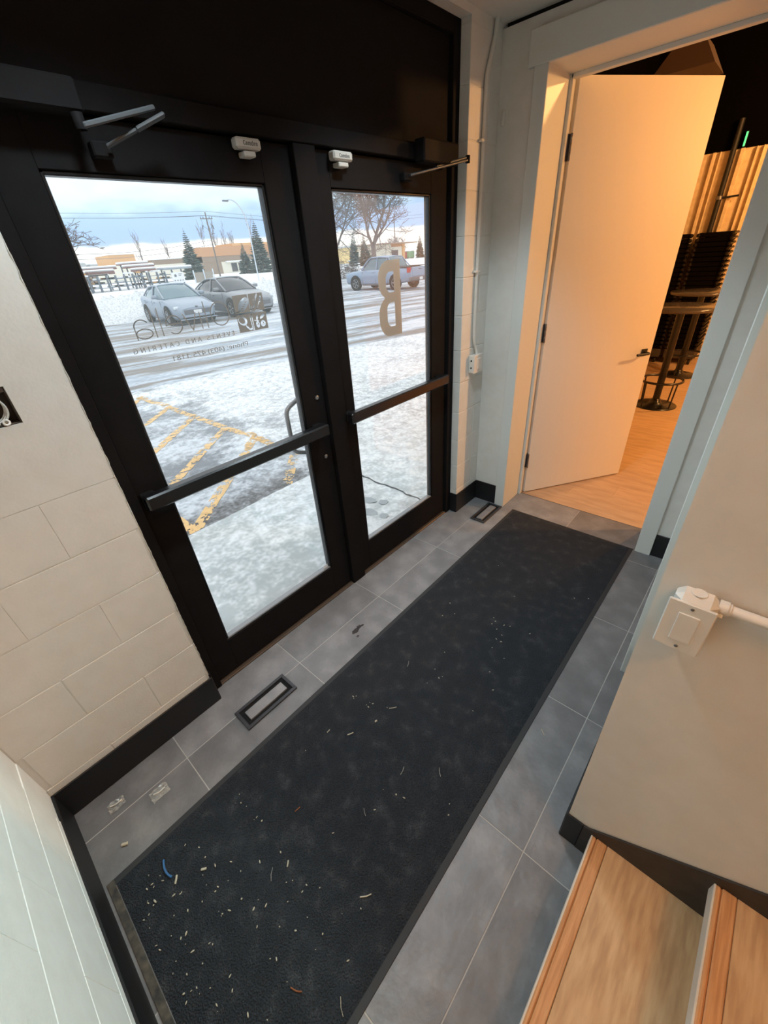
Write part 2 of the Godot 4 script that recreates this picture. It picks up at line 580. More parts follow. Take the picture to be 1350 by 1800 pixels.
# ------------------------------------------------------------------ storefront
func storefront() -> void:
	var fr := thing("trim_2", "black aluminium storefront frame around the two glass doors", "door frame", v3(0.15, 0, 0), "", "structure")
	var P := [["jamb", v3(-0.8725, 0, -0.1), v3(-0.827, 2.612, 0.0226)], ["jamb", v3(1.112, 0, -0.1), v3(1.1698, 2.612, 0.0226)], ["mullion", v3(0.0954, 0, -0.1), v3(0.1984, 2.1, 0.0226)], ["header", v3(-0.827, 2.103, -0.1), v3(1.112, 2.16, 0.0226)], ["head", v3(-0.827, 2.556, -0.1), v3(1.112, 2.612, 0.0226)], ["transom_panel", v3(-0.827, 2.16, -0.06), v3(1.112, 2.556, 0.0)]]
	for p in P:
		var s := st()
		bx(s, p[1], p[2], 0.0025)
		part(s, p[0], M.black_metal, fr, true)
	var s2 := st()
	bx(s2, v3(-0.827, -0.03, -0.1), v3(0.0954, 0.011, 0.018), 0.003)
	bx(s2, v3(0.1984, -0.03, -0.1), v3(1.112, 0.011, 0.018), 0.003)
	part(s2, "threshold", M.sill, fr, true)
	var cover := st()   # little finned foot of the frame beside the wall base
	bx(cover, v3(-0.874, 0.0, 0.0226), v3(-0.864, 0.185, 0.079), 0.003)
	part(cover, "base_end", M.black_metal, fr, true)
	var sp := st()   # door stops that close the gaps behind the leaves
	for q in [[v3(-0.84, 0, -0.1), v3(-0.808, 2.11, -0.05)], [v3(0.075, 0, -0.1), v3(0.22, 2.11, -0.05)], [v3(1.09, 0, -0.1), v3(1.13, 2.11, -0.05)], [v3(-0.84, 2.085, -0.1), v3(1.13, 2.13, -0.05)]]:
		bx(sp, q[0], q[1], 0.001)
	part(sp, "door_stop", M.black_metal, fr, true)
	leaf("door_1", -0.823, 0.0915, -0.7201, -0.0364, -0.818, 0.035, "left glass entrance door, black frame, with dark lettering on the glass")
	leaf("door_2", 0.2025, 1.108, 0.2799, 0.9635, 0.19, 1.045, "right glass entrance door, black frame, with a big letter on the glass")
	signs()
	# pull handle and its two through bolts on the left door
	var d := get_node("door_1")
	var s := st()
	tube(s, bent([v3(0.045, 1.194, -0.045), v3(0.035, 1.194, -0.10), v3(-0.072, 1.15, -0.10), v3(-0.072, 0.935, -0.10), v3(0.035, 0.893, -0.10), v3(0.045, 0.893, -0.045)], 0.03), 0.0105, 10)
	part(s, "pull_handle", M.dull_steel, d, true)
	for y: float in [1.194, 0.893]:
		s = st()
		lathe(s, [Vector2(0.0105, 0), Vector2(0.0105, 0.003), Vector2(0.007, 0.005), Vector2(0.0045, 0.005), Vector2(0.003, 0.002), Vector2(0, 0.002)], 16, Transform3D(Basis(Vector3.RIGHT, PI / 2), v3(0.0455, y, 0)), false)
		part(s, "bolt", M.steel, d, true)
	s = st()
	bx(s, v3(-0.082, 0.222, -0.018), v3(-0.052, 0.242, -0.0172))
	part(s, "sticker", plain("sticker", Color(0.93, 0.94, 0.95), 0.6), d, true)
	closers()
	sensors()


func leaf(called: String, x0: float, x1: float, g0: float, g1: float, b0: float, b1: float, label: String) -> void:
	var d := thing(called, label, "door", v3((x0 + x1) / 2, 0, 0), "", "structure")
	var y0 := 0.016
	var y1 := 2.096
	var gy0 := 0.2116
	var gy1 := 1.9823
	for q in [["stile", v3(x0, y0, -0.045), v3(g0, y1, 0)], ["stile", v3(g1, y0, -0.045), v3(x1, y1, 0)], ["rail", v3(g0, y0, -0.045), v3(g1, gy0, 0)], ["rail", v3(g0, gy1, -0.045), v3(g1, y1, 0)]]:
		var s := st()
		bx(s, q[1], q[2], 0.0015)
		part(s, q[0], M.black_metal, d, true)
	for q in [[v3(g0, gy0, -0.04), v3(g0 + 0.011, gy1, -0.006)], [v3(g1 - 0.011, gy0, -0.04), v3(g1, gy1, -0.006)], [v3(g0, gy0, -0.04), v3(g1, gy0 + 0.011, -0.006)], [v3(g0, gy1 - 0.011, -0.04), v3(g1, gy1, -0.006)]]:
		var s := st()
		bx(s, q[0], q[1], 0.003)
		part(s, "glazing_bead", M.bead_gleam_frost if q[1].y < 0.3 else M.bead, d, true)
		s = st()
	var s := st()
	bx(s, v3(g0 + 0.004, gy0 + 0.004, -0.0255), v3(g1 - 0.004, gy1 - 0.004, -0.0195))
	part(s, "pane", M.glass, d, true)
	s = st()
	bx(s, v3(x0 + 0.004, 0.012, -0.03), v3(x1 - 0.004, 0.03, -0.012), 0.002)
	part(s, "door_sweep", M.rubber, d, true)
	s = st()   # the push bar: a flat rounded bar on two end brackets
	bx(s, v3(b0, 1.028, 0.034), v3(b1, 1.083, 0.076), 0.006)
	var bar := part(s, "push_bar", M.bar_metal, d, true)
	for e: float in [b0 + 0.0, b1 - 0.05]:
		s = st()
		bx(s, v3(e, 1.033, 0.0), v3(e + 0.05, 1.078, 0.04), 0.004)
		part(s, "bracket", M.black_metal, bar, true)


func flip() -> Basis:   # lettering that faces outdoors
	return Basis(Vector3.UP, PI)


func signs() -> void:
	var d := get_node("door_1") as Node3D
	var z := -0.0262
	var off := -d.position.x
	# hand-drawn light letters, written as strokes (right to left from indoors)
	var ink: StandardMaterial3D = M.decal
	var strokes := func(called: String, paths: Array, r: float) -> void:
		var s := st()
		for p in paths:
			for i in p.size() - 1:
				var a: Vector2 = p[i]
				var b: Vector2 = p[i + 1]
				var e := (b - a).normalized() * r * 0.6
				var n := (b - a).orthogonal().normalized() * r
				prism(s, PackedVector2Array([a - e - n, b + e - n, b + e + n, a - e + n]), z - 0.0004, z + 0.0004)
		part(s, called, ink, d, true)
	var ring := func(cx: float, cy: float, rx: float, ry: float, a0: float, a1: float) -> Array:
		var o := []
		for i in 25:
			var a := lerpf(a0, a1, i / 24.0)
			o.append(Vector2(cx + rx * cos(a), cy + ry * sin(a)))
		return o
	strokes.call("letter", [ring.call(-0.318, 1.598, 0.036, 0.0385, 0, TAU)], 0.0017)
	strokes.call("letter", [[Vector2(-0.374, 1.643), Vector2(-0.374, 1.560)]], 0.0017)
	strokes.call("letter", [[Vector2(-0.396, 1.613), Vector2(-0.396, 1.560)]], 0.0017)
	strokes.call("letter", [[Vector2(-0.410, 1.613), Vector2(-0.432, 1.560), Vector2(-0.456, 1.613)]], 0.0017)
	strokes.call("letter", [[Vector2(-0.4665, 1.588), Vector2(-0.521, 1.588)] + ring.call(-0.494, 1.586, 0.0275, 0.028, PI, -PI * 0.72).slice(0, 25)], 0.0017)
	strokes.call("letter", [[Vector2(-0.5385, 1.641), Vector2(-0.5385, 1.558)]], 0.0017)
	strokes.call("letter", [[Vector2(-0.5605, 1.639), Vector2(-0.5605, 1.557)]], 0.0017)
	strokes.call("letter", [ring.call(-0.597, 1.573, 0.026, 0.0145, PI, -PI), [Vector2(-0.6235, 1.558), Vector2(-0.6235, 1.594)] + ring.call(-0.6, 1.594, 0.0235, 0.021, PI, PI * 0.18)], 0.0017)
	lettering("E V E N T S   A N D   C A T E R I N G", 0.0205, false, "small_lettering", ink, d, v3(-0.465 + off, 1.5265, z), 0.372, flip())
	lettering("Phone: (403) 475-1181", 0.021, false, "phone_number", ink, d, v3(-0.3845 + off, 1.4815, z), 0.300, flip())
	# emblem of four brown squares with light cut-outs
	var cuts := [[], [], [], []]
	var ell := func(cx: float, cy: float, rx: float, ry: float, turn: float, n := 14) -> PackedVector2Array:
		var p := PackedVector2Array()
		for i in n:
			p.append(Vector2(cx, cy) + Vector2(rx * cos(TAU * i / n), ry * sin(TAU * i / n)).rotated(turn))
		return p
	var bar := func(ax: float, ay: float, bx_: float, by: float, r: float) -> PackedVector2Array:
		var a := Vector2(ax, ay)
		var b := Vector2(bx_, by)
		var n := (b - a).orthogonal().normalized() * r
		return PackedVector2Array([a - n, b - n, b + n, a + n])
	# each square is 62 mm; coordinates 0..1 inside it, x to the right as seen from indoors
	cuts[0] = [ell.call(0.62, 0.45, 0.5, 0.27, 0.75), bar.call(0.02, 0.06, 0.3, 0.09, 0.035)]
	cuts[1] = [bar.call(0.12, 0.06, 0.52, 0.7, 0.03), ell.call(0.54, 0.82, 0.19, 0.06, 1.0), bar.call(0.28, 0.62, 0.4, 0.66, 0.025), bar.call(0.26, 0.5, 0.36, 0.52, 0.025), bar.call(0.42, 0.06, 0.76, 0.6, 0.025), ell.call(0.8, 0.7, 0.15, 0.07, 1.1), bar.call(0.62, 0.45, 0.8, 0.52, 0.02), bar.call(0.02, 0.06, 0.12, 0.3, 0.03), bar.call(0.3, 0.04, 0.62, 0.06, 0.03)]
	cuts[2] = [ell.call(0.36, 0.66, 0.32, 0.26, -0.6), bar.call(0.5, 0.36, 0.74, 0.1, 0.05), ell.call(0.82, 0.12, 0.1, 0.07, 0.4), bar.call(0.02, 0.74, 0.3, 0.96, 0.03), bar.call(0.94, 0.03, 0.9, 0.92, 0.028)]
	cuts[3] = [ell.call(0.3, 0.32, 0.14, 0.21, 0.0), ell.call(0.68, 0.32, 0.19, 0.19, 0.0), ell.call(0.32, 0.72, 0.07, 0.17, -0.25), ell.call(0.72, 0.76, 0.24, 0.09, 0.55), bar.call(0.08, 0.58, 0.42, 0.52, 0.02)]
	var at := [Vector2(-0.2545, 1.5885), Vector2(-0.187, 1.5885), Vector2(-0.2545, 1.5215), Vector2(-0.187, 1.5215)]
	for i in 4:
		var pieces: Array = [PackedVector2Array([Vector2(0, 0), Vector2(0.5, 0), Vector2(0.5, 1), Vector2(0, 1)]), PackedVector2Array([Vector2(0.5, 0), Vector2(1, 0), Vector2(1, 1), Vector2(0.5, 1)])]
		# halve the square along every cut's middle so that no cut becomes a hole
		for c: PackedVector2Array in cuts[i]:
			var mid := Vector2.ZERO
			for p in c: mid += p / c.size()
			var next := []
			for p: PackedVector2Array in pieces:
				for half in [PackedVector2Array([Vector2(-1, -1), Vector2(mid.x, -1), Vector2(mid.x, 2), Vector2(-1, 2)]), PackedVector2Array([Vector2(mid.x, -1), Vector2(2, -1), Vector2(2, 2), Vector2(mid.x, 2)])]:
					for h in Geometry2D.intersect_polygons(p, half):
						for r in Geometry2D.clip_polygons(h, c):
							next.append(r)
			pieces = next
		if i == 0:   # vein ribs left standing inside the leaf
			for q in 4:
				pieces.append(bar.call(0.42 + 0.11 * q, 0.28 + 0.1 * q, 0.60 + 0.09 * q, 0.22 + 0.12 * q, 0.022))
		if i == 2:
			pieces.append(ell.call(0.3, 0.68, 0.22, 0.17, -0.6))
		if i == 3:
			pieces.append(ell.call(0.33, 0.36, 0.035, 0.045, 0.0, 8))
			pieces.append(ell.call(0.70, 0.36, 0.045, 0.04, 0.0, 8))
		var s := st()
		for p: PackedVector2Array in pieces:
			if p.size() < 3 or Geometry2D.triangulate_polygon(p).is_empty(): continue
			var w := PackedVector2Array()
			for v in p: w.append(at[i] + v * Vector2(0.0635, 0.0605))
			prism(s, w, z - 0.0004, z + 0.0004)
		part(s, "emblem_square", M.decal, d, true)
	# the big condensed B on the right door, mirrored from indoors
	var s := st()
	var outer := PackedVector2Array([Vector2(0.7235, 1.7165), Vector2(0.7235, 1.3685)])
	for i in 13:
		var a := -PI / 2 - PI / 2 * i / 12.0
		outer.append(Vector2(0.625 + 0.077 * cos(a), 1.4535 + 0.085 * sin(a)))
	for i in 9:
		var a := PI - PI * 0.36 * i / 8.0
		outer.append(Vector2(0.625 + 0.077 * cos(a), 1.477 + 0.078 * sin(a)))
	for i in 9:
		var a := PI * 1.36 - PI * 0.36 * i / 8.0
		outer.append(Vector2(0.630 + 0.076 * cos(a), 1.625 + 0.078 * sin(a)))
	for i in 13:
		var a := PI - PI / 2 * i / 12.0
		outer.append(Vector2(0.636 + 0.082 * cos(a), 1.637 + 0.0795 * sin(a)))
	var holes := []
	for q in [[1.5735, 1.6665], [1.414, 1.528]]:
		var h := PackedVector2Array([Vector2(0.672, q[1]), Vector2(0.672, q[0])])
		for i in 9:
			var a := -PI / 2 - PI / 2 * i / 8.0
			h.append(Vector2(0.644 + 0.034 * cos(a), q[0] + 0.034 + 0.034 * sin(a)))
		for i in 9:
			var a := PI - PI / 2 * i / 8.0
			h.append(Vector2(0.644 + 0.034 * cos(a), q[1] - 0.034 + 0.034 * sin(a)))
		holes.append(h)
	var cutx := 0.655
	for half in [PackedVector2Array([Vector2(0, 1), Vector2(cutx, 1), Vector2(cutx, 2), Vector2(0, 2)]), PackedVector2Array([Vector2(cutx, 1), Vector2(1, 1), Vector2(1, 2), Vector2(cutx, 2)])]:
		var pcs: Array = Geometry2D.intersect_polygons(outer, half)
		for h in holes:
			var nx := []
			for p in pcs: nx.append_array(Geometry2D.clip_polygons(p, h))
			pcs = nx
		for p: PackedVector2Array in pcs: prism(s, p, z - 0.0004, z + 0.0004)
	part(s, "letter", M.decal_tan, get_node("door_2"), true)


func closers() -> void:
	var t := thing("door_closer", "dark door closer above the left door with its two grey arms folded out", "door closer", v3(-0.72, 2.13, 0.0226), "door closers")
	var s := st()
	bx(s, v3(-0.826, 2.085, 0.0226), v3(-0.59, 2.15, 0.078), 0.006)
	part(s, "body", M.black_metal, t, true)
	s = st()
	bx(s, v3(-0.09, -0.006, -0.0045), v3(0.11, 0.006, 0.0045), 0.003, Transform3D(Basis(v3(0.18, 0.052, 0.0).normalized(), Vector3.UP, Vector3.BACK).orthonormalized(), v3(-0.53, 2.080, 0.105)))
	part(s, "main_arm", M.grey_arm, t, true)
	s = st()
	var f := Basis(v3(0.145, 0.066, 0.07).normalized(), Vector3.UP, Vector3.BACK).orthonormalized()
	bx(s, v3(-0.09, -0.004, -0.009), v3(0.0, 0.004, -0.003), 0.002, Transform3D(f, v3(-0.48, 2.064, 0.085)))
	bx(s, v3(-0.09, -0.004, 0.003), v3(0.0, 0.004, 0.009), 0.002, Transform3D(f, v3(-0.48, 2.064, 0.085)))
	bx(s, v3(0.0, -0.005, -0.012), v3(0.085, 0.005, 0.012), 0.003, Transform3D(f, v3(-0.48, 2.064, 0.085)))
	part(s, "forearm", M.grey_arm, t, true)
	s = st()
	bx(s, v3(-0.585, 2.01, 0.0), v3(-0.535, 2.045, 0.03), 0.004)
	part(s, "shoe", M.black_metal, t, true)
	s = st()
	lathe(s, [Vector2(0.013, -0.02), Vector2(0.013, 0.012), Vector2(0.0, 0.014)], 14, Transform3D(Basis.IDENTITY, v3(-0.612, 2.072, 0.075)))
	part(s, "spindle", M.black_metal, t, true)
	t = thing("door_closer", "dark door closer above the right door, its arm reaching to the pale pier", "door closer", v3(0.95, 2.13, 0.0226), "door closers")
	s = st()
	bx(s, v3(0.80, 2.087, 0.0226), v3(1.085, 2.172, 0.082), 0.006)
	part(s, "body", M.black_metal, t, true)
	s = st()
	tube(s, [v3(0.93, 2.080, 0.055), v3(1.125, 2.119, 0.105)], 0.0065, 8)
	part(s, "main_arm", M.grey_arm, t, true)
	s = st()
	tube(s, [v3(0.745, 2.040, 0.04), v3(1.12, 2.107, 0.110)], 0.005, 8)
	part(s, "forearm", M.grey_arm, t, true)
	s = st()
	lathe(s, [Vector2(0.011, -0.016), Vector2(0.011, 0.014), Vector2(0.0, 0.016)], 14, Transform3D(Basis.IDENTITY, v3(1.125, 2.113, 0.107)))
	part(s, "knuckle", M.black_metal, t, true)
	s = st()
	bx(s, v3(0.715, 2.02, 0.0), v3(0.775, 2.052, 0.032), 0.004)
	part(s, "shoe", M.black_metal, t, true)


func sensors() -> void:
	for q in [[-0.1475, -0.053, "small white door contact above the left door"], [0.277, 0.3805, "small white door contact above the right door"]]:
		var t := thing("door_contact", q[2], "sensor", v3((q[0] + q[1]) / 2, 2.08, 0.0226), "door contacts")
		var s := st()
		bx(s, v3(q[0], 2.0625, 0.004), v3(q[1], 2.0925, 0.040), 0.006)
		part(s, "housing", M.sensor, t, true)
		s = st()
		bx(s, v3(q[0] + 0.022, 2.043, 0.001), v3(q[1] - 0.028, 2.058, 0.040), 0.003)
		part(s, "magnet", M.sensor, t, true)
		lettering("Camden", 0.016, true, "lettering", M.print, t, v3(0.004, -0.0025, 0.0178), 0.055)


# ------------------------------------------------------------------ inner doorway
func inner_doorway() -> void:
	var t := thing("trim_3", "white casing and jamb of the inner doorway", "door frame", v3(1.44, 0, 0.8), "", "structure")
	for q in [["casing", v3(1.44, 0, 0.262), v3(1.4605, 2.45, 0.333)], ["casing", v3(1.44, 0, 1.279), v3(1.4605, 2.45, 1.3575)], ["head_casing", v3(1.435, 2.449, 0.232), v3(1.4605, 2.575, 1.388)], ["jamb", v3(1.441, 0, 0.314), v3(1.7284, 2.462, 0.3335)], ["jamb", v3(1.441, 0, 1.272), v3(1.7284, 2.462, 1.29)], ["door_stop", v3(1.700, 0, 0.333), v3(1.738, 2.448, 0.352)], ["door_stop", v3(1.700, 0, 1.254), v3(1.738, 2.448, 1.273)], ["door_stop", v3(1.700, 2.43, 0.34), v3(1.738, 2.449, 1.26)], ["head_jamb", v3(1.441, 2.448, 0.33), v3(1.7284, 2.468, 1.275)]]:
		var s := st()
		bx(s, q[1], q[2], 0.002)
		part(s, q[0], M.trim_paint, t, true)
	# the slab, swung about 56 degrees into the hall
	var d := thing("door_3", "plain white inner door standing open into the hall", "door", v3(1.741, 0, 0.370), "", "structure", -atan2(0.505, 0.749))
	var s := st()
	bx(s, v3(0.0, 0.009, -0.044), v3(0.904, 2.444, 0.0), 0.0015)
	part(s, "slab", M.slab_paint, d)
	for y: float in [0.29, 1.225, 2.165]:
		s = st()
		bx(s, v3(-0.028, y - 0.057, -0.012), v3(-0.004, y + 0.057, -0.007), 0.001)
		bx(s, v3(-0.002, y - 0.057, -0.035), v3(0.0015, y + 0.057, -0.003), 0.0005)
		lathe(s, [Vector2(0, -0.059), Vector2(0.0065, -0.057), Vector2(0.0065, -0.02), Vector2(0.0055, -0.019), Vector2(0.0065, -0.018), Vector2(0.0065, 0.018), Vector2(0.0055, 0.019), Vector2(0.0065, 0.02), Vector2(0.0065, 0.057), Vector2(0, 0.059)], 12, Transform3D(Basis.IDENTITY, v3(-0.006, y, 0.003)))
		part(s, "hinge", M.dull_steel, d)
	s = st()
	bx(s, v3(0.815, 0.985, 0.0), v3(0.865, 1.035, 0.007), 0.003)
	var rose := part(s, "lock_rose", M.black, d)
	s = st()
	tube(s, bent([v3(0.84, 1.01, 0.005), v3(0.84, 1.01, 0.055), v3(0.735, 1.01, 0.055)], 0.015), 0.009, 10)
	part(s, "lever", M.black, rose)
	s = st()
	tube(s, [v3(0.84, 1.01, -0.044), v3(0.84, 1.01, -0.09), v3(0.74, 1.01, -0.09)], 0.009, 8)
	part(s, "lever", M.black, rose)


# ------------------------------------------------------------------ stairs
func staircase() -> void:
	var t := thing("staircase", "wooden stairs with pale treads climbing at the lower right", "staircase", v3(-0.93, 0, 1.8))
	var rise := 0.191
	var run := 0.2612
	for k in 8:
		var y := 0.149 + rise * k
		var z := 1.5858 + run * k
		var s := st()
		bx(s, v3(-1.494, y - 0.03, z + 0.0445), v3(-0.3765, y, z + 0.0445 + 0.265), 0.001)
		var tr := part(s, "tread", M.tread, t, true)
		s = st()
		bx(s, v3(-1.494, y - 0.045, z), v3(-0.3765, y + 0.001, z + 0.0130), 0.004)
		bx(s, v3(-1.494, y - 0.045, z + 0.0135), v3(-0.3765, y + 0.0015, z + 0.0435), 0.0025)
		part(s, "nosing", M.nosing, tr, true)
		s = st()
		bx(s, v3(-1.494, y - 0.046, z - 0.003), v3(-0.3765, y - 0.0015, z + 0.002), 0.0012)  # pale strip: light on the nosing front put into its colour
		part(s, "lit_edge_band", M.riser, tr, true)
		s = st()
		bx(s, v3(-1.494, 0.0 if k == 0 else y - rise, z + 0.03), v3(-0.3765, y - 0.03, z + 0.0445), 0.001)
		part(s, "riser", M.riser, t, true)
	var sk := PackedVector2Array([Vector2(1.556, 0.0), Vector2(1.556, 0.161), Vector2(1.572, 0.165), Vector2(3.62, 1.705), Vector2(3.62, 1.3), Vector2(1.9, 0.0)])
	var s2 := st()
	prism(s2, sk, -0.3765, -0.3705, Transform3D(Basis(Vector3.BACK, Vector3.UP, Vector3.RIGHT), Vector3.ZERO))
	part(s2, "skirt_board", M.skirt, t, true)
	# warm flush lamp over the stairs
	var lamp := thing("ceiling_lamp", "round opal lamp on the ceiling above the stairs", "lamp", v3(-1.27, 3.8, 2.75))
	s2 = st()
	lathe(s2, [Vector2(0.0, -0.11), Vector2(0.10, -0.10), Vector2(0.17, -0.06), Vector2(0.19, -0.02)], 28)
	var glow := plain("lamp_glow", Color(1, 0.9, 0.75), 0.5)
	glow.emission_enabled = true
	glow.emission = Color(1.0, 0.78, 0.5)
	glow.emission_energy_multiplier = 1.0
	part(s2, "shade", glow, lamp)
	s2 = st()
	lathe(s2, [Vector2(0.2, -0.03), Vector2(0.2, 0.0), Vector2(0, 0)], 28)
	part(s2, "base", M.trim_paint, lamp)
	omni("stair_light", v3(-1.27, 3.62, 2.75), Color(1.0, 0.72, 0.46), 1.4, 0.16)
	# two downlights added near the doors, out of view, to brighten the entrance
	var pg := plain("fill_glow", Color(1, 1, 1), 0.5)
	pg.emission_enabled = true
	pg.emission = Color(0.93, 0.97, 1.0)
	pg.emission_energy_multiplier = 1.0
	for x: float in [-0.6, 0.42]:
		var at := v3(x, 2.64, 0.58)
		var dl := thing("fill_downlight", "round white fill light added in the entrance ceiling, %s one" % ("left" if x < 0 else "right"), "lamp", at, "added entrance fill lights")
		s2 = st()
		lathe(s2, [Vector2(0.085, -0.012), Vector2(0.105, -0.008), Vector2(0.11, 0.0), Vector2(0.085, 0.0)], 28)
		part(s2, "trim_ring", M.trim_paint, dl)
		s2 = st()
		lathe(s2, [Vector2(0.0, -0.006), Vector2(0.086, -0.006), Vector2(0.086, -0.001), Vector2(0, -0.001)], 28)
		part(s2, "diffuser", pg, dl)
		var l := SpotLight3D.new()
		l.name = "fill_beam"
		add_child(l, true)
		l.position = at - v3(0, 0.02, 0)
		l.rotation.x = -PI / 2
		l.spot_angle = 57.0
		l.spot_angle_attenuation = 0.5
		l.light_color = Color(0.88, 0.96, 1.0)
		l.light_energy = 2.0
		l.light_size = 0.085
		l.spot_range = 12.0
		l.spot_attenuation = 2.0
		l.shadow_enabled = true
	fill_spotlight()


func fill_spotlight() -> void:
	# spot added on the entrance ceiling, out of view, to brighten the left wall
	var at := v3(0.75, 2.64, 1.05)
	var aim := v3(-1.5, 0.55, 0.95)
	var t := thing("fill_spot", "small white fill spot added on the entrance ceiling to brighten the left wall", "lamp", at)
	var s := st()
	lathe(s, [Vector2(0.045, -0.012), Vector2(0.045, 0.0), Vector2(0, 0)], 20)
	part(s, "base", M.trim_paint, t)
	s = st()
	var dir := (aim - at).normalized()
	tube(s, [v3(0, -0.01, 0), v3(0, -0.05, 0)], 0.01, 8)
	tube(s, [v3(0, -0.06, 0) - dir * 0.05, v3(0, -0.06, 0) + dir * 0.05], 0.035, 16)
	part(s, "can", M.trim_paint, t)
	s = st()
	tube(s, [v3(0, -0.06, 0) + dir * 0.051, v3(0, -0.06, 0) + dir * 0.054], 0.03, 16)
	part(s, "lens", M.fill_glow, t)
	var l := SpotLight3D.new()
	l.name = "fill_spot_light"
	l.position = at + v3(0, -0.06, 0) + dir * 0.062
	add_child(l)
	l.look_at(aim)
	l.spot_angle = 17.0
	l.spot_angle_attenuation = 0.6
	l.light_color = Color(0.88, 1.0, 0.96)
	l.light_energy = 3.3
	l.light_size = 0.03
	l.spot_range = 12.0
	l.spot_attenuation = 2.0
	l.shadow_enabled = true


func omni(called: String, at: Vector3, c: Color, energy: float, size := 0.06) -> void:
	var l := OmniLight3D.new()
	l.name = called
	l.position = at
	l.light_color = c
	l.light_energy = energy
	l.light_size = size
	l.omni_range = 20.0
	l.omni_attenuation = 2.0
	l.shadow_enabled = true
	add_child(l)


# ------------------------------------------------------------------ hall beyond the inner door
func hall() -> void:
	struct("wall_hall_far", [[v3(7.3, 0, -0.92), v3(7.42, 2.66, 6.1)]], M.hall_wall, "warm lit cream wall at the far end of the hall")
	struct("wall_hall_upper", [[v3(7.29, 2.6, -0.92), v3(7.42, 4.4, 6.1)]], M.hall_ceiling, "black painted upper wall at the far end of the hall")
	struct("wall_hall_front", [[v3(2.3, 0, -0.92), v3(7.42, 2.6, -0.8)], [v3(2.3, 0, -0.8), v3(2.42, 2.6, 0.0)]], M.hall_wall, "front wall of the hall behind the open door")
	struct("wall_hall_front_upper", [[v3(2.3, 2.6, -0.92), v3(7.42, 4.4, -0.8)], [v3(2.3, 2.6, -0.8), v3(2.42, 4.4, 0.0)], [v3(1.728, 2.622, -0.12), v3(2.4, 4.4, 0.0)]], M.hall_ceiling, "black painted upper part of the hall front wall above the open door")
	struct("wall_hall_back", [[v3(1.608, 0, 6.0), v3(7.42, 4.4, 6.12)]], M.hall_wall, "wall at the back of the hall")
	struct("wall_hall_near", [[v3(1.608, 0, 1.62), v3(1.728, 4.4, 6.0)], [v3(1.608, 2.622, -0.12), v3(1.728, 4.4, 1.62)]], M.hall_wall, "hall side of the wall with the inner door")
	struct("ceiling", [[v3(1.608, 4.3, -0.92), v3(7.42, 4.4, 6.12)]], M.hall_ceiling, "open black ceiling of the hall", "ceiling")
	var fl := struct("floor", [[v3(1.7284, -0.12, -0.06), v3(7.3, -0.004, 6.0)], [v3(2.35, -0.12, -0.85), v3(7.3, -0.004, 0.0)]], M.dark_hole, "warm oak plank floor of the hall", "floor")
	var s := st()
	for i in 31:   # planks run along z
		var x := 1.7284 + 0.18 * i
		var z := -0.85 - 0.3 * ((i * 3) % 4)
		while z < 3.4:
			if z + 1.2 < 0.0 and x < 2.4:
				z += 1.2
				continue
			var p := st()
			bx(p, v3(x + 0.0003, -0.008, maxf(z, -0.79 if x > 2.4 else 0.0)), v3(minf(x + 0.1797, 7.3), 0.0, z + 1.1994), 0.0004)
			part(p, "plank", M["plank%d" % rng.randi_range(0, 1)], fl)
			z += 1.2
	bx(s, v3(1.7284, -0.008, 3.3), v3(7.3, -0.0005, 6.0))
	part(s, "plank_field", M.plank0, fl)
	s = st()
	bx(s, v3(1.7262, -0.01, 0.3335), v3(1.7305, 0.0012, 1.272), 0.0005)
	part(s, "edge_strip", M.skirt, fl)
	# black conduit, pilasters and a stub of pipe on the far wall
	var p := thing("wall_pipe", "black pipe running down the cream wall behind the stacked chairs", "pipe", v3(7.24, 0, 0.34))
	s = st()
	tube(s, [v3(7.235, 0.0, 0.345), v3(7.235, 2.9, 0.345)], 0.032, 12)
	part(s, "pipe", M.black, p, true)
	s = st()
	tube(s, [v3(7.22, 2.085, 0.37), v3(7.22, 2.095, 0.56)], 0.012, 8)
	part(s, "stub", M.black, p, true)
	s = st()
	lathe(s, [Vector2(0.042, -0.02), Vector2(0.042, 0.02)], 12, Transform3D(Basis.IDENTITY, v3(7.235, 2.09, 0.345)))
	part(s, "clamp", M.dull_steel, p, true)
	for q in [[0.42, 0.47], [0.585, 0.60], [0.655, 0.67], [0.12, 0.16], [0.2, 0.215]]:
		s = st()
		bx(s, v3(7.25, 0.0, q[0]), v3(7.305, 2.6, q[1]), 0.006)
		part(s, "pilaster", M.hall_wall, get_node("wall_hall_far"))
	var du := thing("ceiling_duct", "brown lit end of a duct under the black ceiling", "duct", v3(5.0, 3.1, 0.05))
	s = st()
	prism(s, PackedVector2Array([Vector2(-0.30, -0.1), Vector2(0.20, -0.1), Vector2(0.06, 0.12), Vector2(-0.10, 0.14)]), 0.0, 0.5, Transform3D(Basis(Vector3.BACK, Vector3.UP, Vector3.LEFT), v3(0.2, -0.02, 0.12)))
	part(s, "duct_end", M.duct, du)
	var ex := thing("indicator_light", "small green glowing light high on the black hall wall", "light", v3(7.25, 2.67, 0.44))
	s = st()
	bx(s, v3(0, -0.06, -0.015), v3(0.03, 0.10, 0.012), 0.004)
	part(s, "case", M.black, ex)
	var gm := plain("green_glow", Color(0.3, 0.9, 0.6), 0.5)
	gm.emission_enabled = true
	gm.emission = Color(0.35, 1.0, 0.65)
	gm.emission_energy_multiplier = 0.8
	s = st()
	bx(s, v3(-0.006, -0.055, -0.012), v3(0.001, 0.09, 0.009), 0.002)
	part(s, "lens", gm, ex)
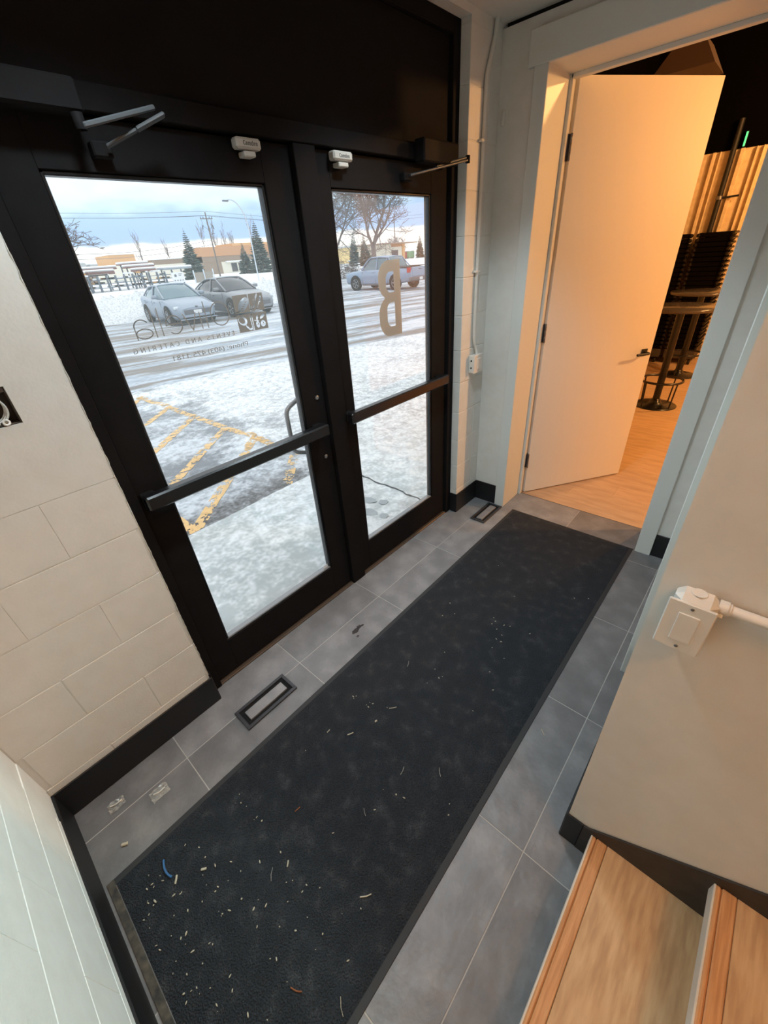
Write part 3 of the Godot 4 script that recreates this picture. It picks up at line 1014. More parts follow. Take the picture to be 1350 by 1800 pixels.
	# warm hall lamps
	for q in [[v3(3.5, 2.62, 3.5), 4.6], [v3(5.6, 3.4, 2.3), 4.2]]:
		var l := thing("pendant_lamp", "warm cylinder lamp hanging from the hall ceiling %s" % ["in the middle of the hall", "over the bar tables"][0 if q[0].z > 3 else 1], "lamp", q[0], "hall lamps")
		s = st()
		lathe(s, [Vector2(0.10, 0.0), Vector2(0.105, 0.0), Vector2(0.105, 0.25), Vector2(0.0, 0.25)], 20)
		part(s, "can", M.black, l)
		s = st()
		tube(s, [v3(0, 0.25, 0), v3(0, 0.8, 0)], 0.008, 6)
		part(s, "stem", M.black, l)
		s = st()
		lathe(s, [Vector2(0.0, -0.01), Vector2(0.09, 0.0)], 20)
		part(s, "bulb", M.lamp_glow, l)
		omni("hall_light", q[0] + v3(0, -0.08, 0), Color(1.0, 0.72, 0.43), q[1] * 2.0, 0.07)
	bar_tables()
	chair_stacks()


func bar_tables() -> void:
	var t := thing("bar_table", "round bar table with foot ring nearest the open door", "table", v3(4.54, 0, 0.69), "bar tables")
	var s := st()
	lathe(s, [Vector2(0.0, 1.035), Vector2(0.355, 1.035), Vector2(0.362, 1.042), Vector2(0.362, 1.06), Vector2(0.355, 1.067), Vector2(0.0, 1.067)], 40)
	part(s, "table_top", M.table_top, t)
	s = st()
	lathe(s, [Vector2(0.0375, 0.03), Vector2(0.0375, 1.036)], 20)
	part(s, "post", M.table_iron, t)
	s = st()
	lathe(s, [Vector2(0.225, 0.0), Vector2(0.225, 0.008), Vector2(0.215, 0.014), Vector2(0.08, 0.028), Vector2(0.055, 0.05), Vector2(0.05, 0.075), Vector2(0.038, 0.08)], 32)
	part(s, "base_plate", M.table_iron, t)
	s = st()
	tube(s, arc(v3(0, 0.30, 0), v3(0.215, 0, 0), v3(0, 0, 0.215), 0, TAU, 36), 0.013, 8, false)
	var ring := part(s, "foot_ring", M.table_iron, t)
	for k in 4:
		var a := TAU * (k + 0.35) / 4
		s = st()
		tube(s, [v3(cos(a) * 0.195, 0.012, sin(a) * 0.195), v3(cos(a) * 0.215, 0.30, sin(a) * 0.215)], 0.008, 6)
		part(s, "strut", M.table_iron, ring)
	copy(t, "bar_table", v3(6.06, 0, 0.64), 0.5, "second round bar table, farther back before the stacked chairs")


func chair_stacks() -> void:
	# a folded chair lying flat: seat and back panels between two bent side rails
	var c := thing("stacked_chair", "dark folded chair in the tall stack behind the bar tables", "chair", Vector3.ZERO, "stacked chairs at the far wall")
	var s := st()
	bx(s, v3(-0.27, 0.001, -0.19), v3(0.0, 0.053, 0.19), 0.008)
	part(s, "seat", M.chair, c)
	s = st()
	bx(s, v3(0.02, 0.003, -0.18), v3(0.26, 0.05, 0.18), 0.008)
	part(s, "backrest", M.chair, c)
	for sg: float in [-1.0, 1.0]:
		s = st()
		tube(s, bent([v3(-0.29, 0.014, 0.19 * sg), v3(-0.285, 0.03, 0.2 * sg), v3(0.25, 0.034, 0.198 * sg), v3(0.28, 0.042, 0.18 * sg)], 0.02, 3), 0.012, 6)
		part(s, "side_rail", M.chair_edge, c)
		s = st()
		bx(s, v3(-0.295, 0.006, 0.19 * sg - 0.02), v3(-0.265, 0.05, 0.19 * sg + 0.02), 0.012)
		part(s, "foot", M.chair_edge, c)
	var first := true
	for q in [[v3(7.0, 0.205, 0.492), 26, 0.0], [v3(6.95, 0.205, -0.01), 26, 0.2]]:
		var d := thing("chair_dolly", "low brown dolly under the stack of chairs %s" % ["by the black pipe", "half hidden by the open door"][0 if q[0].z > 0.2 else 1], "dolly", v3(q[0].x, 0, q[0].z), "chair dollies", "", q[2])
		s = st()
		bx(s, v3(-0.3, 0.085, -0.2), v3(0.28, 0.205, 0.2), 0.01)
		part(s, "deck", M.skirt, d)
		for cx: float in [-0.24, 0.22]:
			for cz: float in [-0.15, 0.15]:
				s = st()
				lathe(s, [Vector2(0, -0.015), Vector2(0.042, -0.015), Vector2(0.042, 0.015), Vector2(0, 0.015)], 14, Transform3D(Basis(Vector3.RIGHT, PI / 2), v3(cx, 0.042, cz)))
				part(s, "caster", M.black, d)
		var words := ["topmost", "second", "third", "fourth", "fifth", "sixth", "seventh", "eighth", "ninth", "tenth", "eleventh", "twelfth", "thirteenth", "fourteenth", "fifteenth", "sixteenth", "seventeenth", "eighteenth", "nineteenth", "twentieth", "twenty-first", "twenty-second", "twenty-third", "twenty-fourth", "twenty-fifth", "lowest"]
		for k in int(q[1]):
			var at: Vector3 = q[0] + v3(rng.randf_range(-0.004, 0.004), 0.0576 * k, rng.randf_range(-0.004, 0.004))
			var rank: String = words[25 - k]
			var side := "dark folded chair, %s%s of the tall stack behind the bar tables" if q[0].z > 0.2 else "dark folded chair, %s%s of the stack half hidden by the open door"
			side = side % [rank, "" if rank == "topmost" or rank == "lowest" else " from the top"]
			if first:
				c.position = at
				c.set_meta("label", side)
				first = false
			else:
				var n := copy(c, "stacked_chair", at, q[2], side)
				n.set_meta("group", "stacked chairs at the far wall" if q[0].z > 0.2 else "stacked chairs behind the open door")


# ------------------------------------------------------------------ mat, fittings, litter
func mat() -> void:
	var t := thing("floor_mat", "long black entrance mat with rubber border, dusty and strewn with crumbs", "mat", v3(0, 0, 0.84))
	var lo := v3(-1.4846, 0, 0.4131)
	var hi := v3(1.4535, 0.009, 1.2619)
	var s := st()
	var e := 0.022
	bx(s, lo, v3(hi.x, 0.0035, lo.z + e), 0.001)
	bx(s, v3(lo.x, 0, hi.z - e), v3(hi.x, 0.0035, hi.z), 0.001)
	bx(s, v3(hi.x - 0.008, 0, lo.z), v3(hi.x, 0.0035, hi.z), 0.001)
	part(s, "border", M.mat_edge, t, true)
	s = st()
	bx(s, lo, v3(lo.x + 0.022, 0.005, hi.z), 0.001)
	part(s, "border", M.dusty_edge, t, true)
	# carpet field, gently uneven
	s = st()
	s.set_smooth_group(1)
	var n := noise(1.6, 55, 3)
	var nx := 110
	var nz := 34
	var a := v3(lo.x + 0.024, 0, lo.z + 0.016)
	var b := v3(hi.x - 0.006, 0, hi.z - 0.02)
	var hgt := func(i: int, k: int) -> Vector3:
		var x := lerpf(a.x, b.x, float(i) / nx)
		var z := lerpf(a.z, b.z, float(k) / nz)
		var edge := minf(minf(i, nx - i), minf(k, nz - k))
		return v3(x, (0.0075 if edge > 0 else 0.002) + n.get_noise_2d(x, z) * 0.0012, z)
	for i in nx:
		for k in nz:
			quad(s, hgt.call(i, k), hgt.call(i + 1, k), hgt.call(i + 1, k + 1), hgt.call(i, k + 1), Vector3.UP)
	part(s, "pile", M.carpet, t, true)


func fittings() -> void:
	# open wall box with a coil of white wire, cut by the left edge of the picture
	var t := thing("wall_box", "open metal box sunk in the tan wall at the left edge", "electrical box", v3(-1.067, 1.47, 0.03))
	var s := st()
	var x0 := -1.1175
	var x1 := -1.0175
	bx(s, v3(x0, 1.4225, 0.0201), v3(x1, 1.5195, 0.023))
	bx(s, v3(x0, 1.4225, 0.0201), v3(x1, 1.425, 0.070))
	bx(s, v3(x0, 1.517, 0.0201), v3(x1, 1.5195, 0.070))
	bx(s, v3(x1 - 0.0025, 1.4225, 0.0201), v3(x1, 1.5195, 0.070))
	bx(s, v3(x0, 1.4225, 0.0201), v3(x0 + 0.0025, 1.5195, 0.070))
	part(s, "back_box", plain("box_metal", Color(0.30, 0.26, 0.235), 0.6, 0.2), t, true)
	s = st()
	for q in [Vector2(-0.038, 1.512), Vector2(-0.1, 1.428)]: pass
	bx(s, v3(-1.03, 1.505, 0.055), v3(-1.0195, 1.517, 0.066), 0.001)
	part(s, "screw_tab", M.dull_steel, t, true)
	var w := thing("wire_coil", "coil of thin white wire tucked into the open wall box", "wire", v3(-1.067, 1.47, 0.05))
	for k in 3:
		s = st()
		tube(s, arc(v3(-1.072 + 0.004 * k, 1.47 - 0.003 * k, 0.045 + 0.009 * k), v3(0.037 - 0.003 * k, 0, 0), v3(0, 0.039 - 0.002 * k, 0), -1.9 + 0.3 * k, 4.2 + 0.3 * k, 30), 0.0026, 6)
		part(s, "loop", M.plastic, w, true)
	s = st()
	lathe(s, [Vector2(0.0, -0.004), Vector2(0.009, -0.004), Vector2(0.009, 0.004), Vector2(0.004, 0.004), Vector2(0.004, -0.001)], 12, Transform3D(Basis(Vector3.RIGHT, 1.2), v3(-1.049, 1.431, 0.07)))
	part(s, "lug", M.plastic, w, true)
	# surface conduit and switch on the pier
	var c := thing("conduit", "thin white conduit running down the pale pier to a switch", "conduit", v3(1.3, 1.9, 0.09))
	s = st()
	tube(s, bent([v3(1.378, 2.65, 0.088), v3(1.366, 2.585, 0.088), v3(1.303, 2.44, 0.088), v3(1.298, 1.9, 0.088), v3(1.297, 1.30, 0.088), v3(1.30, 1.225, 0.09), v3(1.322, 1.185, 0.097), v3(1.325, 1.148, 0.1)], 0.03), 0.0105, 10)
	part(s, "pipe", M.paint, c, true)
	for y: float in [2.2, 1.62]:
		s = st()
		bx(s, v3(1.27, y - 0.006, 0.076), v3(1.325, y + 0.006, 0.0985), 0.003)
		part(s, "strap", M.paint, c, true)
	var sw := thing("light_switch", "white surface switch box on the pier beside the right door", "light switch", v3(1.315, 1.1, 0.076))
	s = st()
	bx(s, v3(1.265, 1.043, 0.076), v3(1.364, 1.152, 0.118), 0.004)
	part(s, "box", M.plastic, sw, true)
	s = st()
	bx(s, v3(1.262, 1.040, 0.116), v3(1.367, 1.155, 0.1215), 0.002)
	part(s, "plate", M.plastic, sw, true)
	s = st()
	bx(s, v3(1.297, 1.064, 0.120), v3(1.332, 1.131, 0.1265), 0.002, Transform3D.IDENTITY)
	part(s, "rocker", M.plastic, sw, true)
	s = st()
	for y: float in [1.075, 1.12]:
		lathe(s, [Vector2(0.0055, 0), Vector2(0.0055, 0.002), Vector2(0, 0.002)], 10, Transform3D(Basis(Vector3.BACK, PI / 2), v3(1.2655, y, 0.098)))
	part(s, "knockout", M.dark_hole, sw, true)
	# switch box on the stair wall, in the foreground
	sw = thing("light_switch", "painted switch box on the beige stair wall in the foreground", "light switch", v3(-0.37, 1.12, 1.57))
	s = st()
	bx(s, v3(-0.413, 1.058, 1.536), v3(-0.37, 1.190, 1.602), 0.012)
	part(s, "box", M.paint, sw, true)
	s = st()
	var face := -0.4165
	bx(s, v3(face, 1.062, 1.530), v3(face + 0.005, 1.178, 1.603), 0.002)
	part(s, "plate", M.paint, sw, true)
	s = st()
	bx(s, v3(face - 0.0022, 1.0865, 1.5515), v3(face + 0.001, 1.1535, 1.5845), 0.001, Transform3D(Basis.IDENTITY, Vector3.ZERO))
	part(s, "rocker", M.paint, sw, true)
	for y: float in [1.168, 1.0725]:
		s = st()
		lathe(s, [Vector2(0.0032, 0), Vector2(0.0028, 0.001), Vector2(0.0, 0.0012)], 10, Transform3D(Basis(Vector3.BACK, PI / 2), v3(face - 0.0002, y, 1.568)))
		part(s, "screw", M.dull_steel, sw, true)
	s = st()
	lathe(s, [Vector2(0.0125, 0), Vector2(0.0125, 0.0012), Vector2(0.0105, 0.0006), Vector2(0, 0.0006)], 20, Transform3D(Basis.IDENTITY, v3(-0.392, 1.190, 1.569)))
	part(s, "knockout", M.paint, sw, true)
	c = thing("conduit", "painted conduit leaving the foreground switch box to the right", "conduit", v3(-0.39, 1.17, 1.7))
	s = st()
	tube(s, [v3(-0.385, 1.172, 1.600), v3(-0.385, 1.172, 2.4)], 0.0095, 14)
	part(s, "pipe", M.paint, c, true)
	s = st()
	tube(s, [v3(-0.385, 1.172, 1.600), v3(-0.385, 1.172, 1.614)], 0.0135, 14)
	tube(s, [v3(-0.385, 1.172, 1.614), v3(-0.385, 1.172, 1.618)], 0.0115, 14)
	part(s, "coupling", M.paint, c, true)
	s = st()
	tube(s, [v3(-0.394, 1.166, 1.607), v3(-0.400, 1.160, 1.607)], 0.0035, 10)
	part(s, "set_screw", M.paint, c, true)
	# two floor registers with a tile insert
	for q in [[-0.870, -0.6, 0.2065, 0.3265, "slotted dark floor register with tile insert under the left door", 1], [1.152, 1.432, 0.217, 0.334, "dark floor register with tile insert beside the inner door casing", 0]]:
		var v := thing("floor_register", q[4], "vent", v3((q[0] + q[1]) / 2, 0, (q[2] + q[3]) / 2), "floor registers")
		var rim := func(g0: float, g1: float, y0: float, y1: float, m: Material, called: String) -> void:
			var r := st()
			bx(r, v3(q[0] + g0, y0, q[2] + g0), v3(q[1] - g0, y1, q[2] + g1), 0.001)
			bx(r, v3(q[0] + g0, y0, q[3] - g1), v3(q[1] - g0, y1, q[3] - g0), 0.001)
			bx(r, v3(q[0] + g0, y0, q[2] + g1), v3(q[0] + g1, y1, q[3] - g1), 0.001)
			bx(r, v3(q[1] - g1, y0, q[2] + g1), v3(q[1] - g0, y1, q[3] - g1), 0.001)
			part(r, called, m, v, true)
		rim.call(0.0, 0.015, 0.0, 0.010, plain("register_frame", Color(0.20, 0.20, 0.215), 0.45), "frame")
		rim.call(0.014, 0.036, 0.0, 0.0012, M.dark_hole, "slot")
		s = st()
		bx(s, v3(q[0] + 0.034, 0, q[2] + 0.034), v3(q[1] - 0.034, 0.010, q[3] - 0.034), 0.001)
		part(s, "tile_insert", M.tile2, v, true)


const SLIVERS := [
	[-1.32, 0.585, 0.023, -0.91, 0, "ivory chip lying next to the blue offcut", 0.0035, "chip"],
	[-1.204, 1.09, 0.035, 1.09, 1, "brown wood splinter on the near part of the mat", 0.002, "splinter"],
	[-0.922, 0.739, 0.022, 0.18, 1, "short brown twig on the middle of the mat", 0.002, "splinter"],
	[-0.932, 1.102, 0.037, 0.67, 0, "white stub of wire near the right edge of the mat", 0.002, "wire_stub"],
	[-1.14, 1.21, 0.037, 2.14, 0, "long thin straw at the lower edge of the picture", 0.0008, "straw"],
	[-1.098, 0.824, 0.036, 2.34, 2, "thin grey straw among the crumbs in the middle of the near half", 0.0007, "straw"],
	[-0.766, 0.94, 0.027, 2.12, 2, "fine grey bristle on the middle of the mat", 0.0007, "straw"],
	[-1.046, 0.842, 0.017, -0.7, 0, "ivory chip right of the grey straw", 0.0025, "chip"],
	[-1.243, 0.632, 0.017, 0.7, 0, "ivory chip right of the blue offcut", 0.004, "chip"],
	[-0.595, 0.69, 0.026, 0.51, 0, "white stub of wire beside the tile edge of the mat", 0.0024, "wire_stub"],
	[-0.389, 0.755, 0.034, 0.7, 0, "curved white shaving in front of the doors", 0.0016, "shaving"],
	[-0.568, 0.956, 0.034, -0.24, 2, "curved grey thread in the middle of the mat", 0.0009, "straw"],
	[-0.164, 0.663, 0.033, -0.48, 2, "thin grey straw on the far half of the mat", 0.0008, "straw"],
	[-0.07, 1.313, 0.028, 2.33, 0, "white straw lying on the tile right of the mat", 0.0014, "straw"],
	[-0.477, 1.074, 0.033, 2.38, 2, "grey straw near the right edge of the mat", 0.0008, "straw"],
	[-0.648, 0.607, 0.016, 0, 0, "small white stub near the tile edge of the mat", 0.0018, "wire_stub"],
	[-1.398, 0.337, 0.02, 0.6, 0, "heart-shaped beige crumb on the tile joint in the corner", 0.006, "chip"],
	[-0.484, 0.738, 0.009, 0.2, 0, "white pellet in the middle of the mat", 0.004, "chip"]]


func litter() -> void:
	# two scraps of clear film on the tiles in the left corner
	var film := plain("film", Color(0.85, 0.84, 0.80, 0.35), 0.15)
	film.transparency = BaseMaterial3D.TRANSPARENCY_ALPHA
	for q in [[v3(-1.24, 0.001, 0.265), 0.030, "crumpled scrap of clear film on the tile, the brighter of two"], [v3(-1.37, 0.001, 0.175), 0.026, "crumpled scrap of clear film in the dark corner by the wall base"]]:
		var t := thing("plastic_scrap", q[2], "litter", q[0], "scraps of clear film")
		var s := st()
		var n := 7
		var P := []
		for i in n + 1:
			for k in n + 1:
				P.append(v3((i / float(n) - 0.5) * 2.2 * q[1] + rng.randf_range(-0.002, 0.002), rng.randf_range(0.001, 0.010), (k / float(n) - 0.5) * 1.7 * q[1] + rng.randf_range(-0.002, 0.002)))
		for i in n:
			for k in n:
				quad(s, P[i * (n + 1) + k], P[(i + 1) * (n + 1) + k], P[(i + 1) * (n + 1) + k + 1], P[i * (n + 1) + k + 1], Vector3.UP)
		part(s, "film", film, t)
		s = st()
		tube(s, bent([v3(-0.02, 0.008, -0.008), v3(0.0, 0.011, 0.004), v3(0.022, 0.009, 0.0)], 0.01), 0.0025, 6)
		part(s, "fold", M.plastic, t)
	var s2 := st()
	tube(s2, bent([v3(0.004, 0, -0.035), v3(-0.012, 0.002, 0.002), v3(0.002, 0, 0.034)], 0.034, 8), 0.0036, 10)
	var blue := single(s2, "cable_offcut", plain("blue", Color(0.20, 0.38, 0.56), 0.4), "short curved blue offcut of cable jacket on the mat", "litter")
	blue.position = v3(-1.328, 0.013, 0.535)
	# slivers, twigs and staples, one by one (x, z, length, heading, colour, label)
	var ivory := plain("ivory", Color(0.72, 0.69, 0.61), 0.7)
	var twig := plain("twig", Color(0.50, 0.30, 0.18), 0.8)
	for q in SLIVERS:
		var s := st()
		var d: Vector3 = v3(cos(q[3]), 0, sin(q[3])) * q[2] * 0.5
		tube(s, [v3(0, 0, 0) - d, v3(0, 0.002, 0.0) + d * 0.1 + v3(-d.z, 0, d.x) * 0.15, d], q[6], 5)
		var o := single(s, q[7], [ivory, twig, M.grout][q[4]], q[5], "litter", "slivers on the mat")
		o.position = v3(q[0], 0.0105 if q[1] > 0.42 and q[1] < 1.26 else 0.003, q[1])
	# crumbs: one built, the rest copied
	var c := st()
	lathe(c, [Vector2(0, 0), Vector2(0.0028, 0.001), Vector2(0.0032, 0.003), Vector2(0.0018, 0.005), Vector2(0, 0.0054)], 6, Transform3D.IDENTITY, false)
	var crumb := single(c, "crumb", ivory, "tiny pale crumb lying on the black mat", "litter", "pale crumbs on the mat")
	crumb.position = v3(-1.2, 0.008, 0.8)
	for i in 150:
		var near := i < 105
		var x := rng.randf_range(-1.44, -1.0) if near else rng.randf_range(-1.0, 0.9)
		var z := rng.randf_range(0.5, 1.2)
		if near and rng.randf() < 0.6: x = -1.44 + absf(rng.randfn(0.0, 0.16))
		if not near and rng.randf() < 0.5:
			var h: Vector2 = [Vector2(-0.45, 0.62), Vector2(-0.15, 0.85), Vector2(-0.6, 0.95), Vector2(0.3, 0.9)][rng.randi_range(0, 3)]
			x = h.x + rng.randfn(0, 0.07)
			z = h.y + rng.randfn(0, 0.05)
		var o := copy(crumb, "crumb", v3(x, 0.008, clampf(z, 0.45, 1.23)), rng.randf() * TAU)
		var k := rng.randf_range(0.35, 1.0) if rng.randf() < 0.85 else rng.randf_range(0.8, 1.3)
		o.scale = v3(k * rng.randf_range(0.8, 2.2), k * 0.8, k * 0.75)


# ------------------------------------------------------------------ outdoors
func out_materials() -> void:
	var lump := nbump(noise(0.04, 61, 5), 7.0, 512)
	textured("snow", ntex(noise(0.02, 62, 5), [[0.0, Color(0.86, 0.885, 0.90)], [0.5, Color(0.92, 0.935, 0.945)], [1.0, Color(0.96, 0.965, 0.965)]], 512), Vector3.ONE * 0.5, 0.85, lump, 0.8)
	textured("berm_snow", ntex(noise(0.03, 63, 5), [[0.1, Color(0.60, 0.62, 0.63)], [0.45, Color(0.84, 0.86, 0.87)], [1.0, Color(0.95, 0.955, 0.96)]], 512), Vector3.ONE * 0.6, 0.9, lump, 1.0)
	plain("joint", Color(0.30, 0.32, 0.33), 0.9)
	plain("print_ice", Color(0.62, 0.66, 0.68), 0.6)
	plain("snow_cap", Color(0.93, 0.945, 0.955), 0.9)
	plain("yellow_paint", Color(0.92, 0.77, 0.54), 0.85)
	plain("silver_paint", Color(0.58, 0.63, 0.69), 0.3, 0.15)
	plain("grey_paint", Color(0.53, 0.55, 0.575), 0.3, 0.15)
	plain("blue_grey_paint", Color(0.56, 0.64, 0.73), 0.3, 0.15)
	plain("car_glass", Color(0.36, 0.47, 0.51), 0.06, 0.35)
	plain("dark_glass", Color(0.20, 0.22, 0.25), 0.08, 0.3)
	plain("tyre", Color(0.10, 0.10, 0.105), 0.9)
	plain("arch", Color(0.07, 0.07, 0.075), 0.95)
	plain("alloy", Color(0.62, 0.64, 0.66), 0.35, 0.6)
	plain("lamp_lens", Color(0.80, 0.84, 0.87), 0.1, 0.2)
	plain("tail_lens", Color(0.72, 0.16, 0.18), 0.2)
	plain("plate", Color(0.88, 0.89, 0.90), 0.5)
	plain("trim_grey", Color(0.38, 0.39, 0.41), 0.6)
	plain("rack_steel", Color(0.42, 0.46, 0.50), 0.7)
	plain("lumber", Color(0.84, 0.66, 0.44), 0.85)
	plain("wrapped", Color(0.55, 0.42, 0.40), 0.8)
	plain("grey_wrap", Color(0.60, 0.64, 0.67), 0.8)
	plain("fence_wood", Color(0.62, 0.59, 0.55), 0.9)
	plain("pole_wood", Color(0.47, 0.44, 0.42), 0.9)
	plain("pole_light", Color(0.80, 0.84, 0.88), 0.5)
	plain("wire", Color(0.42, 0.46, 0.52), 0.8)
	plain("tan_wall", Color(0.86, 0.68, 0.50), 0.9)
	plain("rust_wall", Color(0.78, 0.60, 0.46), 0.9)
	plain("brown_wall", Color(0.60, 0.53, 0.47), 0.9)
	plain("cream_wall", Color(0.90, 0.88, 0.82), 0.9)
	plain("pale_roof", Color(0.72, 0.74, 0.75), 0.9)
	plain("far_window", Color(0.28, 0.29, 0.31), 0.3)
	plain("yellow_wall", Color(0.90, 0.80, 0.58), 0.9)
	plain("bark", Color(0.45, 0.42, 0.41), 0.95)
	plain("bark_far", Color(0.56, 0.53, 0.52), 0.95)
	plain("needles", Color(0.36, 0.43, 0.41), 0.95)
	plain("green_bin", Color(0.50, 0.70, 0.56), 0.7)
	plain("red_bin", Color(0.60, 0.30, 0.32), 0.7)


func grid(nx: int, nz: int, f: Callable) -> ArrayMesh:   # f(u, v) gives a point; uv = (u, v)
	var s := SurfaceTool.new()
	s.begin(Mesh.PRIMITIVE_TRIANGLES)
	s.set_smooth_group(0)
	for k in nz + 1:
		for i in nx + 1:
			var uv := Vector2(float(i) / nx, float(k) / nz)
			s.set_uv(uv)
			s.add_vertex(f.call(uv.x, uv.y))
	for k in nz:
		for i in nx:
			var a := k * (nx + 1) + i
			for q in [a, a + 1, a + nx + 2, a, a + nx + 2, a + nx + 1]:
				s.add_index(q)
	s.generate_normals()
	return s.commit()


func sm(a: float, b: float, x: float) -> float:
	return smoothstep(a, b, x)


var n_big := noise(0.9, 71, 4)
var n_fine := noise(7.0, 72, 3)
var n_streak := noise(0.55, 73, 4)
var n_grit := noise(24.0, 74, 3)


# how much packed white snow lies at a place (0 ice and asphalt, 1 snow)
func snowy(x: float, z: float) -> float:
	var b: float = n_big.get_noise_2d(x, z)
	if z > -1.485:
		return clampf(0.25 + sm(0.0, 1.4, x) * 0.6 + b * 0.5, 0, 1)
	var along := z - 0.24 * (x - 1.3)
	var left := sm(0.95, 1.75, x + b * 0.7)
	return clampf(left * sm(-7.25, -6.9, along) * (0.9 + b * 0.25), 0, 1) if along > -7.25 else 0.0


func ground_color(x: float, z: float) -> Color:
	var f: float = n_fine.get_noise_2d(x, z)
	var b: float = n_big.get_noise_2d(x, z)
	var r: float = n_grit.get_noise_2d(x, z)
	var sn := clampf(snowy(x, z) + r * 0.25 + f * 0.2, 0.0, 1.0) * (1.0 if snowy(x, z) > 0.02 else 0.0)
	var white := Color(0.90, 0.925, 0.94) * (0.96 + f * 0.14 + r * 0.12)
	var base: Color
	if z > -1.485:   # icy concrete walk
		base = Color(0.66, 0.70, 0.71).lerp(Color(0.84, 0.87, 0.88), clampf(0.5 + b * 0.9 + f * 0.8 + r * 0.7, 0, 1))
	else:
		var along := z - 0.24 * (x - 1.3)
		if along > -7.05:   # grey ice over asphalt
			base = Color(0.46, 0.485, 0.51).lerp(Color(0.80, 0.83, 0.86), clampf(0.5 + b * 1.2 + f * 0.7 + r * 0.55, 0, 1))
			var bare := sm(-1.80, -1.60, z + b * 0.15) * sm(1.25, 0.9, x)
			base = base.lerp(Color(0.36, 0.375, 0.39) * (1.0 + f * 0.5 + r * 0.8), bare * 0.9)
			base = base.lerp(Color(0.56, 0.54, 0.52), clampf(sm(0.15, 0.5, b) * sm(0.9, 1.6, x) * 0.6, 0, 1))
		else:   # driving lane: blue ice with brown slush in long streaks
			var u := x * 0.97 + z * 0.24
			var w := z * 0.97 - x * 0.24
			var k: float = n_streak.get_noise_2d(u * 0.22, w * 1.7)
			var k2: float = n_streak.get_noise_2d(u * 0.5 + 90.0, w * 4.0)
			base = Color(0.58, 0.63, 0.68).lerp(Color(0.80, 0.84, 0.88), clampf(0.5 + k2 * 1.3 + f * 0.4, 0, 1))
			base = base.lerp(Color(0.47, 0.44, 0.41), sm(0.02, 0.34, k + k2 * 0.45 + f * 0.12) * 0.95)
			base = base.lerp(Color(0.37, 0.395, 0.42), sm(0.16, 0.42, k2 - k * 0.4 + f * 0.1) * 0.65)
			base = base.lerp(Color(0.89, 0.91, 0.93), sm(0.1, 0.42, -k + k2 * 0.3) * 0.75)
			base *= 0.98 + f * 0.08
	var c := base.lerp(white, sn)
	return Color(clampf(c.r, 0, 0.96), clampf(c.g, 0, 0.96), clampf(c.b, 0, 0.96))


func ground_height(x: float, z: float) -> float:
	var y := -0.03 if z > -1.485 else lerpf(-0.05, -0.15, sm(-2.0, -12.0, z))
	var sn := snowy(x, z)
	y += n_fine.get_noise_2d(x * 0.5, z * 0.5) * (0.008 + 0.026 * sn) + n_big.get_noise_2d(x, z) * 0.012 + sn * 0.02 * sm(-1.0, -2.5, z)
	return y


func picture(w: int, h: int, x0: float, x1: float, z0: float, z1: float) -> ImageTexture:
	var im := Image.create(w, h, false, Image.FORMAT_RGB8)
	for j in h:
		var z := lerpf(z0, z1, (j + 0.5) / h)
		for i in w:
			im.set_pixel(i, j, ground_color(lerpf(x0, x1, (i + 0.5) / w), z))
	return ImageTexture.create_from_image(im)


